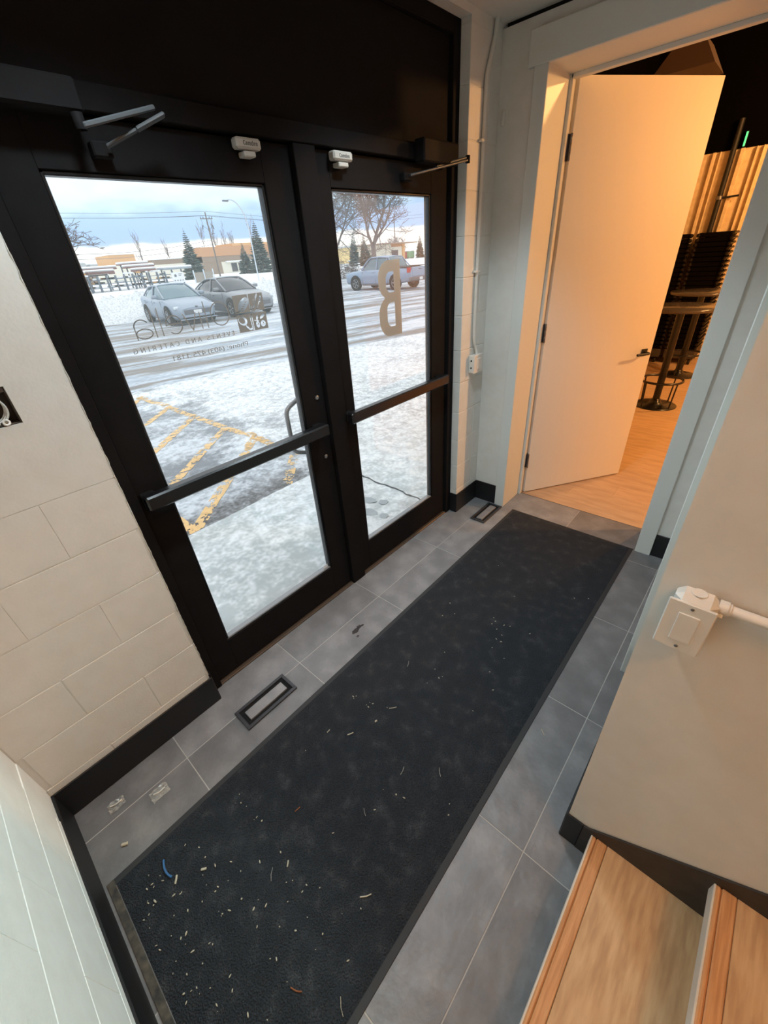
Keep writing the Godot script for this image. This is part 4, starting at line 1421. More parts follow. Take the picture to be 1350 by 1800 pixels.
func ground_outside() -> void:
	struct("ground", [[v3(-500, -0.9, -1200), v3(1600, -0.21, -1.0)]], M.snow, "flat snow covered ground reaching to the horizon", "ground")
	var near := plain("near_ground", Color.WHITE, 0.55)
	near.albedo_texture = picture(760, 640, -1.5, 8.0, -8.0, -0.10)
	near.texture_repeat = false
	var o := put(grid(200, 170, func(u: float, v: float) -> Vector3:
		var x := lerpf(-1.5, 8.0, u)
		var z := lerpf(-8.0, -0.10, v)
		return v3(x, ground_height(x, z), z)), "parking_ground", near, self)
	tag(o, "icy car park ground and snowy walk right outside the glass doors", "ground", "", "structure")
	var mid := plain("mid_ground", Color.WHITE, 0.6)
	mid.albedo_texture = picture(900, 760, -1.5, 44.0, -44.0, -7.9)
	mid.texture_repeat = false
	o = put(grid(190, 150, func(u: float, v: float) -> Vector3:
		var x := lerpf(-1.5, 44.0, u)
		var z := lerpf(-44.0, -7.9, v)
		return v3(x, ground_height(x, z) - 0.004, z)), "driving_lane", mid, self)
	tag(o, "rutted icy driving lane with brown slush streaks and parked cars", "ground", "", "structure")
	var side := plain("side_ground", Color.WHITE, 0.6)
	side.albedo_texture = picture(720, 150, 8.0, 44.0, -8.0, -0.9)
	side.texture_repeat = false
	o = put(grid(150, 40, func(u: float, v: float) -> Vector3:
		var x := lerpf(8.0, 44.0, u)
		var z := lerpf(-8.0, -0.9, v)
		return v3(x, ground_height(x, z) - 0.004, z)), "side_ground", side, self)
	tag(o, "snowy ground along the building to the right", "ground", "", "structure")
	# worn yellow parking paint
	var lines := [[1.243, -6.40, 1.238, -2.50], [1.243, -6.40, 0.75, -5.74], [1.238, -5.28, 0.40, -4.50], [1.238, -4.44, 0.20, -3.45], [1.238, -3.55, 0.05, -2.51], [1.238, -2.84, -0.22, -1.50], [-0.235, -5.0, -0.235, -1.49], [1.24, -2.06, 0.72, -1.52]]
	var first := true
	for q in lines:
		var a := v3(q[0], 0, q[1])
		var b := v3(q[2], 0, q[3])
		var d := (b - a).normalized()
		var n := v3(-d.z, 0, d.x)
		var s := st()
		var len := a.distance_to(b)
		var steps := int(len / 0.016)
		var lanes := 9
		var faint := 0.42 if q == lines[7] else (0.12 if not first else 0.10)
		for i in steps:
			for l in lanes:
				var c := a + d * (len * (i + 0.5) / steps) + n * (0.1 * (l + 0.5) / lanes - 0.05)
				if n_fine.get_noise_2d(c.x * 1.2 + 50.0, c.z * 1.2) + rng.randf_range(-0.3, 0.3) < -0.30 + faint: continue
				var y := ground_height(c.x, c.z) + 0.0035
				var hd := d * (len / steps * 0.5)
				var hn := n * (0.05 / lanes)
				quad(s, c - hd - hn + Vector3.UP * y, c + hd - hn + Vector3.UP * y, c + hd + hn + Vector3.UP * y, c - hd + hn + Vector3.UP * y, Vector3.UP)
		var lab: String = ["long worn yellow line of the hatched bay, running away from the doors", "first yellow hatch stroke, at the far end of the bay", "second yellow hatch stroke from the far end", "third yellow hatch stroke from the far end", "fourth yellow hatch stroke, passing behind the push bar", "nearest long yellow hatch stroke, ending at the walk edge", "yellow side line of the hatched bay along the left door edge", "faint last yellow stroke beside the pull handle"][lines.find(q)]
		single(s, "painted_line", M.yellow_paint, lab, "road marking", "yellow lines of the hatched bay")
		first = false
	# ploughed snow bank behind the parked cars
	var bank := put(grid(170, 34, func(u: float, v: float) -> Vector3:
		var x := lerpf(-2.0, 17.0, u)
		var z := -23.6 + 0.17 * (x - 6.0) + (v - 0.5) * 5.2
		var hump := pow(maxf(sin(v * PI), 0.0), 0.8)
		var rough: float = 0.30 * n_big.get_noise_2d(x * 1.3, z * 1.3) + 0.18 * n_fine.get_noise_2d(x * 0.28, z * 0.28)
		return v3(x + rough * 0.3, -0.28 + hump * (0.98 + 0.25 * n_big.get_noise_2d(x * 0.25, 3.0)) + rough * hump * 1.2, z)), "snow_bank", M.berm_snow, self)
	tag(bank, "lumpy ploughed bank of dirty snow behind the parked cars", "snow bank")
	# open joint of the walk and boot prints in the thin snow, seen through the right door
	var s2 := st()
	var jp := []
	var jr := []
	for i in 30:
		var z := -1.40 + i * 0.043
		jp.append(v3(1.245 - 0.05 * i / 29.0 + rng.randf_range(-0.006, 0.006), ground_height(1.22, z) + 0.001, z))
		jr.append(rng.randf_range(0.005, 0.011))
	tube(s2, jp, jr, 6)
	single(s2, "walk_joint", M.joint, "dark open joint in the snowy walk beyond the right door", "joint")
	for q in [[0.95, -0.60, 0.4, "boot print in the snow beyond the right door, farther one"], [0.81, -0.46, 0.2, "boot print in the snow beyond the right door, nearer one"]]:
		var bp := thing("boot_print", q[3], "footprint", v3(q[0], 0, q[1]), "boot prints in the walk snow")
		for k in 2:
			var s := st()
			var sole := PackedVector2Array()
			for i in 16:
				var t := TAU * i / 16
				sole.append((Vector2(cos(t) * (0.045 if k == 0 else 0.036), sin(t) * (0.085 if k == 0 else 0.04)) + Vector2(0, 0.06 if k == 0 else -0.085)).rotated(q[2]) * rng.randf_range(0.92, 1.08))
			var y := ground_height(q[0], q[1]) + 0.006
			prism(s, sole, 0.0, 0.003, Transform3D(Basis(Vector3.RIGHT, -PI / 2), v3(0, y, 0)))
			part(s, ["sole", "heel"][k], M.print_ice, bp)


func wheel(parent: Node, at: Vector3, r: float, side: float) -> void:
	var xf := Transform3D(Basis(Vector3.BACK, -PI / 2 * side), at)   # lathe axis along the axle, outwards
	var s := st()
	lathe(s, [Vector2(r * 0.62, -0.10), Vector2(r * 0.97, -0.11), Vector2(r, -0.08), Vector2(r, 0.08), Vector2(r * 0.97, 0.11), Vector2(r * 0.70, 0.115), Vector2(r * 0.66, 0.10)], 28, xf)
	var w := part(s, "wheel", M.tyre, parent)
	s = st()
	lathe(s, [Vector2(r * 0.66, 0.0), Vector2(r * 0.67, 0.105), Vector2(r * 0.62, 0.105), Vector2(r * 0.60, 0.04), Vector2(r * 0.2, 0.05), Vector2(0, 0.05)], 24, xf)
	for k in 5:
		bx(s, v3(-r * 0.07, 0.05, r * 0.12), v3(r * 0.07, 0.10, r * 0.63), 0.01, xf * Transform3D(Basis(Vector3.UP, TAU * k / 5), Vector3.ZERO))
	part(s, "rim", M.alloy, w)


func loft(s: SurfaceTool, rings: Array, mid: Callable) -> void:   # closed rings along z, capped
	s.set_smooth_group(1)
	for i in rings.size() - 1:
		var n: int = rings[i].size()
		for k in n:
			var a: Vector3 = rings[i][k]
			var b: Vector3 = rings[i][(k + 1) % n]
			var c: Vector3 = rings[i + 1][(k + 1) % n]
			var d: Vector3 = rings[i + 1][k]
			var m := (a + b + c + d) * 0.25
			quad(s, a, b, c, d, m - mid.call(m))
	s.set_smooth_group(-1)
	for e in [0, rings.size() - 1]:
		var ce := Vector3.ZERO
		for p in rings[e]: ce += p / rings[e].size()
		for k in rings[e].size():
			tri(s, ce, rings[e][k], rings[e][(k + 1) % rings[e].size()], v3(0, 0, -1 if rings[e][0].z < rings[-1 - e if e == 0 else 0][0].z else 1))


func mirror(half: Array) -> Array:
	var o := half.duplicate()
	for i in range(half.size() - 1, -1, -1):
		if absf(half[i].x) > 1e-4: o.append(v3(-half[i].x, half[i].y, half[i].z))
	return o


# body: [z, low, top, half width]; cabin: [z, low, top, half width low, half width top]; +z is the nose
func vehicle(called: String, label: String, category: String, at: Vector3, turn: float, spec: Dictionary) -> Node3D:
	var t := thing(called, label, category, at, "parked cars" if category == "car" else "", "", turn)
	var rings := []
	for q in spec.body:
		var lo: float = q[1]
		var hi: float = q[2]
		var w: float = q[3]
		rings.append(mirror([v3(0, lo, q[0]), v3(w * 0.9, lo, q[0]), v3(w * 0.975, lo + 0.1, q[0]), v3(w, lerpf(lo, hi, 0.55), q[0]), v3(w * 0.985, hi - 0.12, q[0]), v3(w * 0.93, hi - 0.025, q[0]), v3(w * 0.6, hi + 0.012, q[0]), v3(0, hi + 0.022, q[0])]))
	var s := st()
	loft(s, rings, func(m: Vector3) -> Vector3: return v3(0, 0.6, m.z))
	var paint: Material = spec.paint
	var body := part(s, "body", paint, t)
	# glasshouse
	var cab := []
	var roof := []
	for q in spec.cabin:
		var lo: float = q[1]
		var hi: float = q[2]
		cab.append(mirror([v3(0, lo, q[0]), v3(q[3], lo, q[0]), v3(lerpf(q[3], q[4], 0.55), lerpf(lo, hi, 0.5), q[0]), v3(q[4], hi - 0.035, q[0]), v3(q[4] * 0.86, hi, q[0]), v3(0, hi + 0.02, q[0])]))
	s = st()
	loft(s, cab, func(m: Vector3) -> Vector3: return v3(0, 0.9, m.z))
	part(s, "glasshouse", spec.glass, t)
	s = st()
	for i in spec.roof_span:
		var q: Array = spec.cabin[i]
		var hi: float = q[2]
		roof.append(mirror([v3(0, hi - 0.03, q[0]), v3(q[4] + 0.012, hi - 0.06, q[0]), v3(q[4] + 0.014, hi - 0.03, q[0]), v3(q[4] * 0.87, hi + 0.012, q[0]), v3(0, hi + 0.034, q[0])]))
	loft(s, roof, func(m: Vector3) -> Vector3: return v3(0, m.y - 0.2, m.z))
	part(s, "roof", paint, t)
	for sg: float in [-1.0, 1.0]:
		for p in spec.pillars:
			s = st()
			var pts := []
			for v in p: pts.append(v3(v.x * sg, v.y, v.z))
			tube(s, pts, 0.032, 6)
			part(s, "pillar", paint, t)
		var r: float = spec.wheel
		for z: float in spec.axles:
			s = st()
			lathe(s, [Vector2(0.0, 0.0), Vector2(r * 1.16, 0.0), Vector2(r * 1.16, 0.012), Vector2(0.0, 0.012)], 28, Transform3D(Basis(Vector3.BACK, -PI / 2 * sg), v3((spec.half + 0.001) * sg, r + 0.02, z)))
			part(s, "wheel_arch", M.arch, body)
			wheel(t, v3((spec.half - 0.075) * sg, r, z), r, sg)
		s = st()
		var mz: float = spec.mirror_z
		bx(s, v3(sg * (spec.half - 0.03) - 0.0, spec.belt + 0.03, mz - 0.07), v3(sg * (spec.half + 0.2), spec.belt + 0.15, mz + 0.06), 0.03)
		part(s, "wing_mirror", paint, t)
		for z: float in spec.handles:
			s = st()
			bx(s, v3(sg * (spec.half + 0.012) - 0.02, spec.belt - 0.14, z - 0.09), v3(sg * (spec.half + 0.012) + 0.02, spec.belt - 0.11, z + 0.09), 0.01)
			part(s, "door_handle", paint, t)
		for z: float in spec.seams:
			s = st()
			bx(s, v3(sg * (spec.half - 0.005) - 0.006, 0.30, z - 0.006), v3(sg * (spec.half - 0.005) + 0.006, spec.belt - 0.06, z + 0.006))
			part(s, "door_seam", M.trim_grey, t)
	for b in spec.boxes:   # [part name, low corner, high corner, material, chamfer, both sides]
		for sg: float in ([-1.0, 1.0] if b[5] else [1.0]):
			s = st()
			var lo: Vector3 = b[1] * v3(sg, 1, 1)
			var hi: Vector3 = b[2] * v3(sg, 1, 1)
			bx(s, lo.min(hi), lo.max(hi), b[4])
			part(s, b[0], b[3], t)
	return t


func vehicles() -> void:
	var sedan := {"body": [[-2.30, 0.42, 0.90, 0.62], [-2.22, 0.30, 1.0, 0.78], [-1.95, 0.22, 1.03, 0.85], [-1.4, 0.20, 1.0, 0.895], [-0.7, 0.19, 0.965, 0.905], [0.2, 0.19, 0.94, 0.905], [0.95, 0.19, 0.925, 0.90], [1.45, 0.20, 0.85, 0.885], [1.9, 0.20, 0.77, 0.85], [2.15, 0.22, 0.69, 0.77], [2.28, 0.28, 0.60, 0.62]],
		"cabin": [[-2.0, 0.95, 1.03, 0.62, 0.58], [-1.55, 0.95, 1.23, 0.76, 0.56], [-1.05, 0.92, 1.385, 0.80, 0.57], [-0.45, 0.9, 1.43, 0.81, 0.585], [0.05, 0.9, 1.405, 0.82, 0.60], [0.5, 0.88, 1.20, 0.82, 0.66], [1.02, 0.88, 0.94, 0.80, 0.72]],
		"roof_span": [2, 3, 4], "pillars": [[v3(0.755, 0.93, 0.98), v3(0.69, 1.19, 0.5), v3(0.605, 1.385, 0.05), v3(0.595, 1.405, -0.45), v3(0.58, 1.365, -1.05), v3(0.60, 1.21, -1.55), v3(0.64, 1.02, -2.0)], [v3(0.83, 0.93, -0.28), v3(0.605, 1.39, -0.36)]],
		"paint": M.silver_paint, "glass": M.car_glass, "wheel": 0.325, "axles": [1.38, -1.32], "half": 0.90, "mirror_z": 0.62, "belt": 0.94, "handles": [0.05, -0.95], "seams": [0.82, -0.22, -1.15],
		"boxes": [["headlight", v3(0.46, 0.56, 1.98), v3(0.83, 0.69, 2.17), M.lamp_lens, 0.04, true], ["grille", v3(-0.56, 0.36, 2.18), v3(0.56, 0.56, 2.292), M.trim_grey, 0.03, false], ["lower_grille", v3(-0.62, 0.235, 2.14), v3(0.62, 0.31, 2.275), M.arch, 0.02, false], ["bumper_lip", v3(-0.74, 0.19, 2.08), v3(0.74, 0.225, 2.30), M.silver_paint, 0.01, false], ["licence_plate", v3(-0.16, 0.39, 2.28), v3(0.16, 0.52, 2.305), M.plate, 0.004, false], ["emblem", v3(-0.05, 0.60, 2.235), v3(0.05, 0.66, 2.29), M.trim_grey, 0.01, false], ["wiper", v3(-0.6, 0.945, 0.93), v3(0.6, 0.955, 0.96), M.arch, 0.002, false]]}
	vehicle("sedan", "silver sedan parked nose first, nearest the snow bank on the left", "car", v3(7.647, -0.15, -18.44), -0.099, sedan)
	var second := sedan.duplicate()
	second.paint = M.grey_paint
	second.glass = M.dark_glass
	second.boxes = sedan.boxes.duplicate(true)
	second.boxes[3][3] = M.grey_paint
	var c2 := vehicle("sedan", "darker grey sedan parked to the right of the silver one, behind the emblem", "car", v3(10.05, -0.14, -17.93), -0.006, second)
	c2.scale = v3(1.0, 1.04, 1.0)
	var truck := {"body": [[-2.66, 0.50, 1.02, 0.90], [-2.60, 0.44, 1.13, 0.95], [-2.0, 0.36, 1.17, 0.985], [-1.1, 0.32, 1.17, 0.985], [-0.4, 0.30, 1.13, 0.985], [0.5, 0.30, 1.12, 0.985], [1.15, 0.30, 1.11, 0.98], [1.7, 0.32, 1.06, 0.965], [2.25, 0.34, 1.03, 0.95], [2.52, 0.38, 0.985, 0.91], [2.64, 0.46, 0.93, 0.80]],
		"cabin": [[-1.22, 1.1, 1.20, 0.86, 0.84], [-1.02, 1.08, 1.56, 0.86, 0.73], [-0.9, 1.06, 1.735, 0.87, 0.69], [-0.2, 1.05, 1.79, 0.88, 0.70], [0.52, 1.05, 1.765, 0.88, 0.71], [0.86, 1.05, 1.50, 0.88, 0.76], [1.24, 1.04, 1.14, 0.86, 0.82]],
		"roof_span": [2, 3, 4], "pillars": [[v3(0.84, 1.11, 1.22), v3(0.79, 1.49, 0.86), v3(0.715, 1.735, 0.52), v3(0.71, 1.755, -0.2), v3(0.70, 1.70, -0.9), v3(0.80, 1.42, -1.1), v3(0.87, 1.17, -1.35)], [v3(0.89, 1.1, -0.02), v3(0.715, 1.74, -0.05)], [v3(0.88, 1.1, -0.85), v3(0.71, 1.70, -0.8)]],
		"paint": M.blue_grey_paint, "glass": M.car_glass, "wheel": 0.385, "axles": [1.68, -1.52], "half": 0.975, "mirror_z": 0.92, "belt": 1.10, "handles": [0.2, -0.65], "seams": [1.08, 0.02, -0.95],
		"boxes": [["tail_lamp", v3(0.80, 0.88, -2.64), v3(0.992, 1.14, -2.42), M.tail_lens, 0.02, true], ["tailgate", v3(-0.78, 0.66, -2.69), v3(0.78, 1.15, -2.62), M.blue_grey_paint, 0.02, false], ["tailgate_handle", v3(-0.14, 1.0, -2.705), v3(0.14, 1.05, -2.68), M.trim_grey, 0.008, false], ["rear_bumper", v3(-0.95, 0.44, -2.76), v3(0.95, 0.64, -2.55), M.trim_grey, 0.03, false], ["licence_plate", v3(-0.16, 0.47, -2.78), v3(0.16, 0.61, -2.755), M.plate, 0.004, false], ["bed_rail", v3(0.80, 1.17, -2.58), v3(0.97, 1.205, -1.25), M.trim_grey, 0.012, true], ["tonneau", v3(-0.86, 1.175, -2.58), v3(0.86, 1.198, -1.25), M.arch, 0.005, false], ["headlight", v3(0.55, 0.72, 2.42), v3(0.88, 0.88, 2.58), M.lamp_lens, 0.03, true], ["grille", v3(-0.5, 0.6, 2.56), v3(0.5, 0.86, 2.67), M.trim_grey, 0.03, false], ["sill", v3(0.90, 0.26, -1.0), v3(0.97, 0.34, 1.15), M.trim_grey, 0.02, true]]}
	vehicle("pickup_truck", "blue-grey crew cab pickup seen from behind its side through the right door", "truck", v3(21.3, -0.15, -18.3), 3.19, truck)


# a flat-topped snow cap over a box
func capped(parent: Node, lo: Vector3, hi: Vector3, m: Material, called: String, snow := 0.18) -> void:
	var s := st()
	bx(s, lo, hi, 0.03)
	var p := part(s, called, m, parent, true)
	s = st()
	bx(s, v3(lo.x - 0.05, hi.y, lo.z - 0.05), v3(hi.x + 0.05, hi.y + snow, hi.z + 0.05), snow * 0.45)
	part(s, "snow_cap", M.snow_cap, p, true)


func yard() -> void:
	# open timber racks along the far side of the street
	var r := thing("timber_rack", "long grey steel timber rack with snow on its arms, across the street", "rack", v3(25.5, -0.2, -72))
	var s: SurfaceTool
	for i in 13:
		var x := 17.6 + 1.18 * i
		s = st()
		bx(s, v3(x, -0.2, -71.6), v3(x + 0.2, 1.75, -71.35), 0.01)
		part(s, "post", M.rack_steel, r, true)
	for y: float in [0.25, 0.75, 1.25]:
		s = st()
		bx(s, v3(17.2, y, -71.45), v3(32.2, y + 0.08, -71.3), 0.01)
		part(s, "rail", M.rack_steel, r, true)
	for i in 64:
		var x := 17.4 + rng.randf() * 13.2
		var y: float = [0.83, 1.33, 0.33, 1.78][rng.randi_range(0, 3)]
		s = st()
		bx(s, v3(x, y, -72.6), v3(x + 1.1, y + 0.2, -71.62), 0.03)
		part(s, "board_bundle", [M.lumber, M.snow_cap, M.grey_wrap, M.snow_cap][rng.randi_range(0, 3)], r, true)
	# stacks standing behind the rack: x0, x1, y0, y1
	var st_list := [[17.0, 20.6, 1.75, 2.2, 0, "snow topped timber stack with yellow boards at the left end of the rack"], [17.5, 21.2, 2.35, 2.6, 2, "upper grey wrapped stack at the left end of the rack"], [20.9, 24.4, 1.9, 2.3, 1, "snowy stack with dark edge in the middle of the rack"], [21.4, 25.9, 2.5, 2.75, 1, "long snowy stack above the middle of the rack"], [27.5, 30.4, 1.9, 2.2, 1, "lowest of the brown edged stacks behind the sign"], [27.5, 31.6, 2.5, 2.7, 1, "middle brown edged stack behind the sign"], [27.8, 32.0, 3.0, 3.15, 1, "topmost brown edged stack behind the sign"], [31.4, 36.2, 1.9, 2.1, 2, "grey snowy stack reaching right towards the spruce"]]
	for i in st_list.size():
		var q: Array = st_list[i]
		var zb: float = -3.0 * [0, 1, 0, 1, 0, 1, 2, 0][i]
		var t := thing("timber_stack", q[5], "timber stack", v3((q[0] + q[1]) / 2, -0.2, -74.5 + zb), "timber stacks")
		s = st()
		for k in 3:
			bx(s, v3(lerpf(q[0], q[1], (k + 0.3) / 3.0), -0.2, -75.4 + zb), v3(lerpf(q[0], q[1], (k + 0.3) / 3.0) + 0.15, q[2], -75.2 + zb), 0.01)
		part(s, "support", M.rack_steel, t, true)
		capped(t, v3(q[0], q[2], -75.8 + zb), v3(q[1], q[3], -73.4 + zb), [M.lumber, M.wrapped, M.grey_wrap][q[4]], "bundle", 0.3)
	# sign on the rack end and the board gate
	var sg := thing("yard_sign", "white yard sign with a dark emblem beside the timber rack", "sign", v3(32.3, -0.2, -71))
	s = st()
	bx(s, v3(31.35, 0.1, -70.95), v3(33.3, 1.5, -70.85), 0.01)
	var board := part(s, "board", M.plate, sg, true)
	s = st()
	lathe(s, [Vector2(0, 0.16), Vector2(0.16, 0.10), Vector2(0.2, -0.12), Vector2(0.12, -0.2), Vector2(0, -0.2)], 12, Transform3D(Basis.from_scale(v3(1, 1, 0.15)), v3(31.95, 1.1, -70.85)))
	for k in 4:
		bx(s, v3(31.6 + 0.42 * k, 0.35, -70.86), v3(31.78 + 0.42 * k, 0.47, -70.83))
	for k in 2:
		bx(s, v3(32.45, 1.22 - 0.2 * k, -70.86), v3(33.0 - 0.15 * k, 1.30 - 0.2 * k, -70.83))
	part(s, "emblem", M.trim_grey, board, true)
	for x: float in [31.5, 33.0]:
		s = st()
		bx(s, v3(x, -0.2, -71.05), v3(x + 0.12, 0.2, -70.93), 0.01)
		part(s, "leg", M.rack_steel, sg, true)
	var ga := thing("board_gate", "weathered board gate with pale posts right of the yard sign", "gate", v3(37, -0.2, -71))
	for k in 16:
		s = st()
		bx(s, v3(35.0 + 0.2 * k, -0.15, -71.0), v3(35.18 + 0.2 * k, 1.25 + rng.randf_range(-0.04, 0.04), -70.95), 0.008)
		part(s, "board", M.fence_wood, ga, true)
	for x: float in [34.9, 36.6, 38.25]:
		s = st()
		bx(s, v3(x, -0.2, -70.95), v3(x + 0.14, 1.6, -70.8), 0.01)
		part(s, "post", M.pole_light, ga, true)
	# utility pole and lamp post
	var u := thing("utility_pole", "tall wooden utility pole with crossarm and insulators behind the cars", "utility pole", v3(58.0, -0.2, -104))
	s = st()
	tube(s, [v3(0, 0, 0), v3(0, 12.6, 0)], [0.19, 0.13], 10)
	part(s, "pole", M.pole_wood, u)
	s = st()
	bx(s, v3(-1.5, 11.35, -0.1), v3(1.5, 11.5, 0.05), 0.01)
	part(s, "crossarm", M.pole_wood, u)
	for x: float in [-1.4, -0.75, 0.75, 1.4]:
		s = st()
		lathe(s, [Vector2(0.07, 0), Vector2(0.10, 0.1), Vector2(0.06, 0.2), Vector2(0.09, 0.3), Vector2(0, 0.34)], 8, Transform3D(Basis.IDENTITY, v3(x, 11.5, 0)))
		part(s, "insulator", M.trim_grey, u)
	for x: float in [-1.5, 1.3]:
		s = st()
		tube(s, bent([v3(x * 0.9, 11.3, 0), v3(x * 0.8, 9.9, 0.1), v3(x * 0.3, 9.6, 0.1), v3(0, 8.8, 0)], 0.3), 0.035, 5)
		tube(s, [v3(x * 0.85, 10.2, 0), v3(x * 1.0, 9.4, 0)], [0.12, 0.09], 6)
		part(s, "cutout", M.trim_grey, u)
	s = st()
	tube(s, bent([v3(0, 8.2, 0), v3(0.7, 8.7, 0), v3(1.2, 8.6, 0)], 0.3), 0.05, 5)
	part(s, "bracket", M.trim_grey, u)
	var l := thing("street_lamp", "tall pale street lamp with a curved arm reaching left", "street lamp", v3(33.9, -0.2, -51.5))
	s = st()
	tube(s, [v3(0, 0, 0), v3(0, 5.6, 0)] + arc(v3(-1.9, 5.6, 0.2), v3(1.9, 0, -0.2), v3(0, 2.9, 0), 0.0, PI * 0.55, 12), 0.075, 10)
	part(s, "post", M.pole_light, l)
	s = st()
	bx(s, v3(-2.95, 8.3, 0.15), v3(-2.2, 8.46, 0.42), 0.05)
	part(s, "lamp_head", M.rack_steel, l)
	# overhead wires strung between the pole and its neighbours
	for q in [[0, 12.6, 0.1], [-0.75, 11.8, 0.06], [1.4, 11.8, 0.06]]:
		s = st()
		var pts := []
		for i in 25:
			var f := i / 24.0
			pts.append(v3(lerpf(20.0, 58.0 + q[0], f), lerpf(13.2, 0, 0) * 0 + q[1] + 0.4 - 0.4 * f - 1.2 * sin(f * PI) * 0.3, lerpf(-112, -104, f)))
		for i in range(1, 25):
			var f := i / 24.0
			pts.append(v3(lerpf(58.0 + q[0], 140.0, f), q[1] - 1.6 * sin(f * PI), lerpf(-104, -104, f)))
		tube(s, pts, 0.03, 4)
		single(s, "power_line", M.wire, ["highest power line across the sky, over the pole top", "power line left of the pole top on the crossarm", "power line right of the pole top on the crossarm"][[0.0, -0.75, 1.4].find(float(q[0]))], "cable", "power lines")
	for q in [[5.35, 4.95], [4.6, 4.1]]:
		s = st()
		var pts := []
		for i in 13:
			var f := i / 12.0
			pts.append(v3(lerpf(18.0, 58.0, f), lerpf(q[0], q[1] + 2.2, f) - 0.9 * sin(f * PI), lerpf(-90, -104, f)))
		tube(s, pts, 0.03, 4)
		single(s, "phone_line", M.wire, "lower cable in front of the tan roof, %s" % ["upper of two" if q[0] > 5 else "lower of two"], "cable", "low cables")
	buildings()


func building(called: String, label: String, x0: float, x1: float, z: float, bands: Array, wins: Array, depth := 11.0) -> Node3D:
	var t := thing(called, label, "building", v3((x0 + x1) / 2, -0.2, z - depth / 2))
	for b in bands:   # [y0, y1, material, part name, proud, x offset low, x offset high]
		var s := st()
		bx(s, v3(x0 + b[5], b[0], z - depth), v3(x1 + b[6], b[1], z + b[4]), 0.03)
		part(s, b[3], b[2], t, true)
	for w in wins:
		var s := st()
		bx(s, v3(w[0], w[1], z - 0.1), v3(w[2], w[3], z + 0.08), 0.02)
		var f := part(s, w[4], M.trim_grey, t, true)
		s = st()
		bx(s, v3(w[0] + 0.12, w[1] + 0.12, z), v3(w[2] - 0.12, w[3] - 0.12, z + 0.1))
		part(s, "pane", M.far_window, f, true)
	return t


func buildings() -> void:
	building("warehouse", "low cream warehouse with a tan upper band, beyond the timber rack", 49.0, 75.0, -150, [[-0.2, 4.3, M.cream_wall, "wall", 0.0, 0, 0], [4.3, 6.7, M.tan_wall, "tan_band", 0.05, 1.2, -17.5], [3.6, 4.9, M.brown_wall, "brown_band", 0.03, 13.0, 0], [6.7, 6.85, M.snow_cap, "roof", 0.3, 1.2, -17.5], [4.9, 5.15, M.snow_cap, "roof", 0.2, 13.0, 0]], [])
	building("warehouse", "wide rust and white industrial building behind the street lamp", 76.0, 116.0, -145, [[-0.2, 3.2, M.cream_wall, "wall", 0.0, 6.0, 0], [-0.2, 5.0, M.brown_wall, "end_wall", 0.1, 0, -33.5], [3.2, 4.8, M.brown_wall, "brown_band", 0.15, 0, 0], [4.8, 7.4, M.rust_wall, "rust_band", 0.3, 0, 0], [7.4, 8.2, M.tan_wall, "parapet", 0.1, 12, 0], [2.9, 3.3, M.snow_cap, "awning", 1.2, 8, -18]], [[86.0, 0.1, 88.2, 2.6, "window"], [88.8, 0.1, 91.0, 2.6, "window"], [91.6, 0.0, 93.6, 2.7, "doorway"], [94.4, 0.1, 96.4, 2.6, "window"]])
	for q in [[44.0, 50.0, -170, 5.6, "grey house roof under snow at the far left, left one"], [51.0, 57.0, -172, 5.1, "grey house roof under snow at the far left, right one"]]:
		building("house", q[4], q[0], q[1], q[2], [[-0.2, 4.2, M.brown_wall, "wall", 0.0, 0, 0], [4.2, q[3], M.pale_roof, "roof", 0.3, 0.3, -0.4], [q[3], q[3] + 0.3, M.snow_cap, "snow", 0.2, 0.5, -0.8]], [], 9.0)
	building("shop_pavilion", "small cream shop with a flat thin roof behind the pickup", 99.0, 109.3, -88.0, [[-0.2, 4.0, M.cream_wall, "wall", 0.0, 0, 0], [4.0, 4.25, M.brown_wall, "roof", 2.2, -2.6, 3.6], [3.3, 4.0, M.rust_wall, "fascia", 0.1, 4.5, 0], [-0.2, 4.0, M.tan_wall, "corner_pier", 0.3, 9.2, 0]], [[103.6, 0.6, 106.4, 2.5, "window"]], 9.0)
	building("yellow_house", "pale yellow house among the spruces left of the shop", 116.0, 124.0, -118.0, [[-0.2, 4.4, M.yellow_wall, "wall", 0.0, 0, 0], [4.4, 4.9, M.pale_roof, "roof", 0.4, -0.5, 0.5]], [], 8.0)
	for q in [[137.0, 3.4, M.green_bin, "green rubbish skip on the snow right of the shop"], [133.0, 2.6, M.red_bin, "dull red bin left of the green skip"]]:
		var t := thing("rubbish_skip", q[3], "skip", v3(q[0], -0.2, -108), "rubbish skips")
		var s := st()
		bx(s, v3(-q[1] * 0.5, 0.15, -1), v3(q[1] * 0.5, 2.2, 1), 0.15)
		part(s, "body", q[2], t)
		s = st()
		bx(s, v3(-q[1] * 0.52, 2.2, -1.05), v3(q[1] * 0.52, 2.45, 1.05), 0.1)
		part(s, "lid", M.snow_cap, t)
		s = st()
		for x: float in [-q[1] * 0.4, q[1] * 0.4]:
			bx(s, v3(x - 0.1, 0, -0.8), v3(x + 0.1, 0.2, 0.8))
		part(s, "skid", M.trim_grey, t)
	var u := thing("utility_pole", "dark slim pole standing behind the shop roof in the right door", "utility pole", v3(114.2, -0.2, -95.5), "utility poles")
	var s2 := st()
	tube(s2, [v3(0, 0, 0), v3(0, 11.9, 0)], [0.17, 0.12], 8)
	part(s2, "pole", M.pole_wood, u)
	s2 = st()
	bx(s2, v3(-0.9, 11.1, -0.06), v3(0.9, 11.25, 0.06))
	part(s2, "crossarm", M.pole_wood, u)


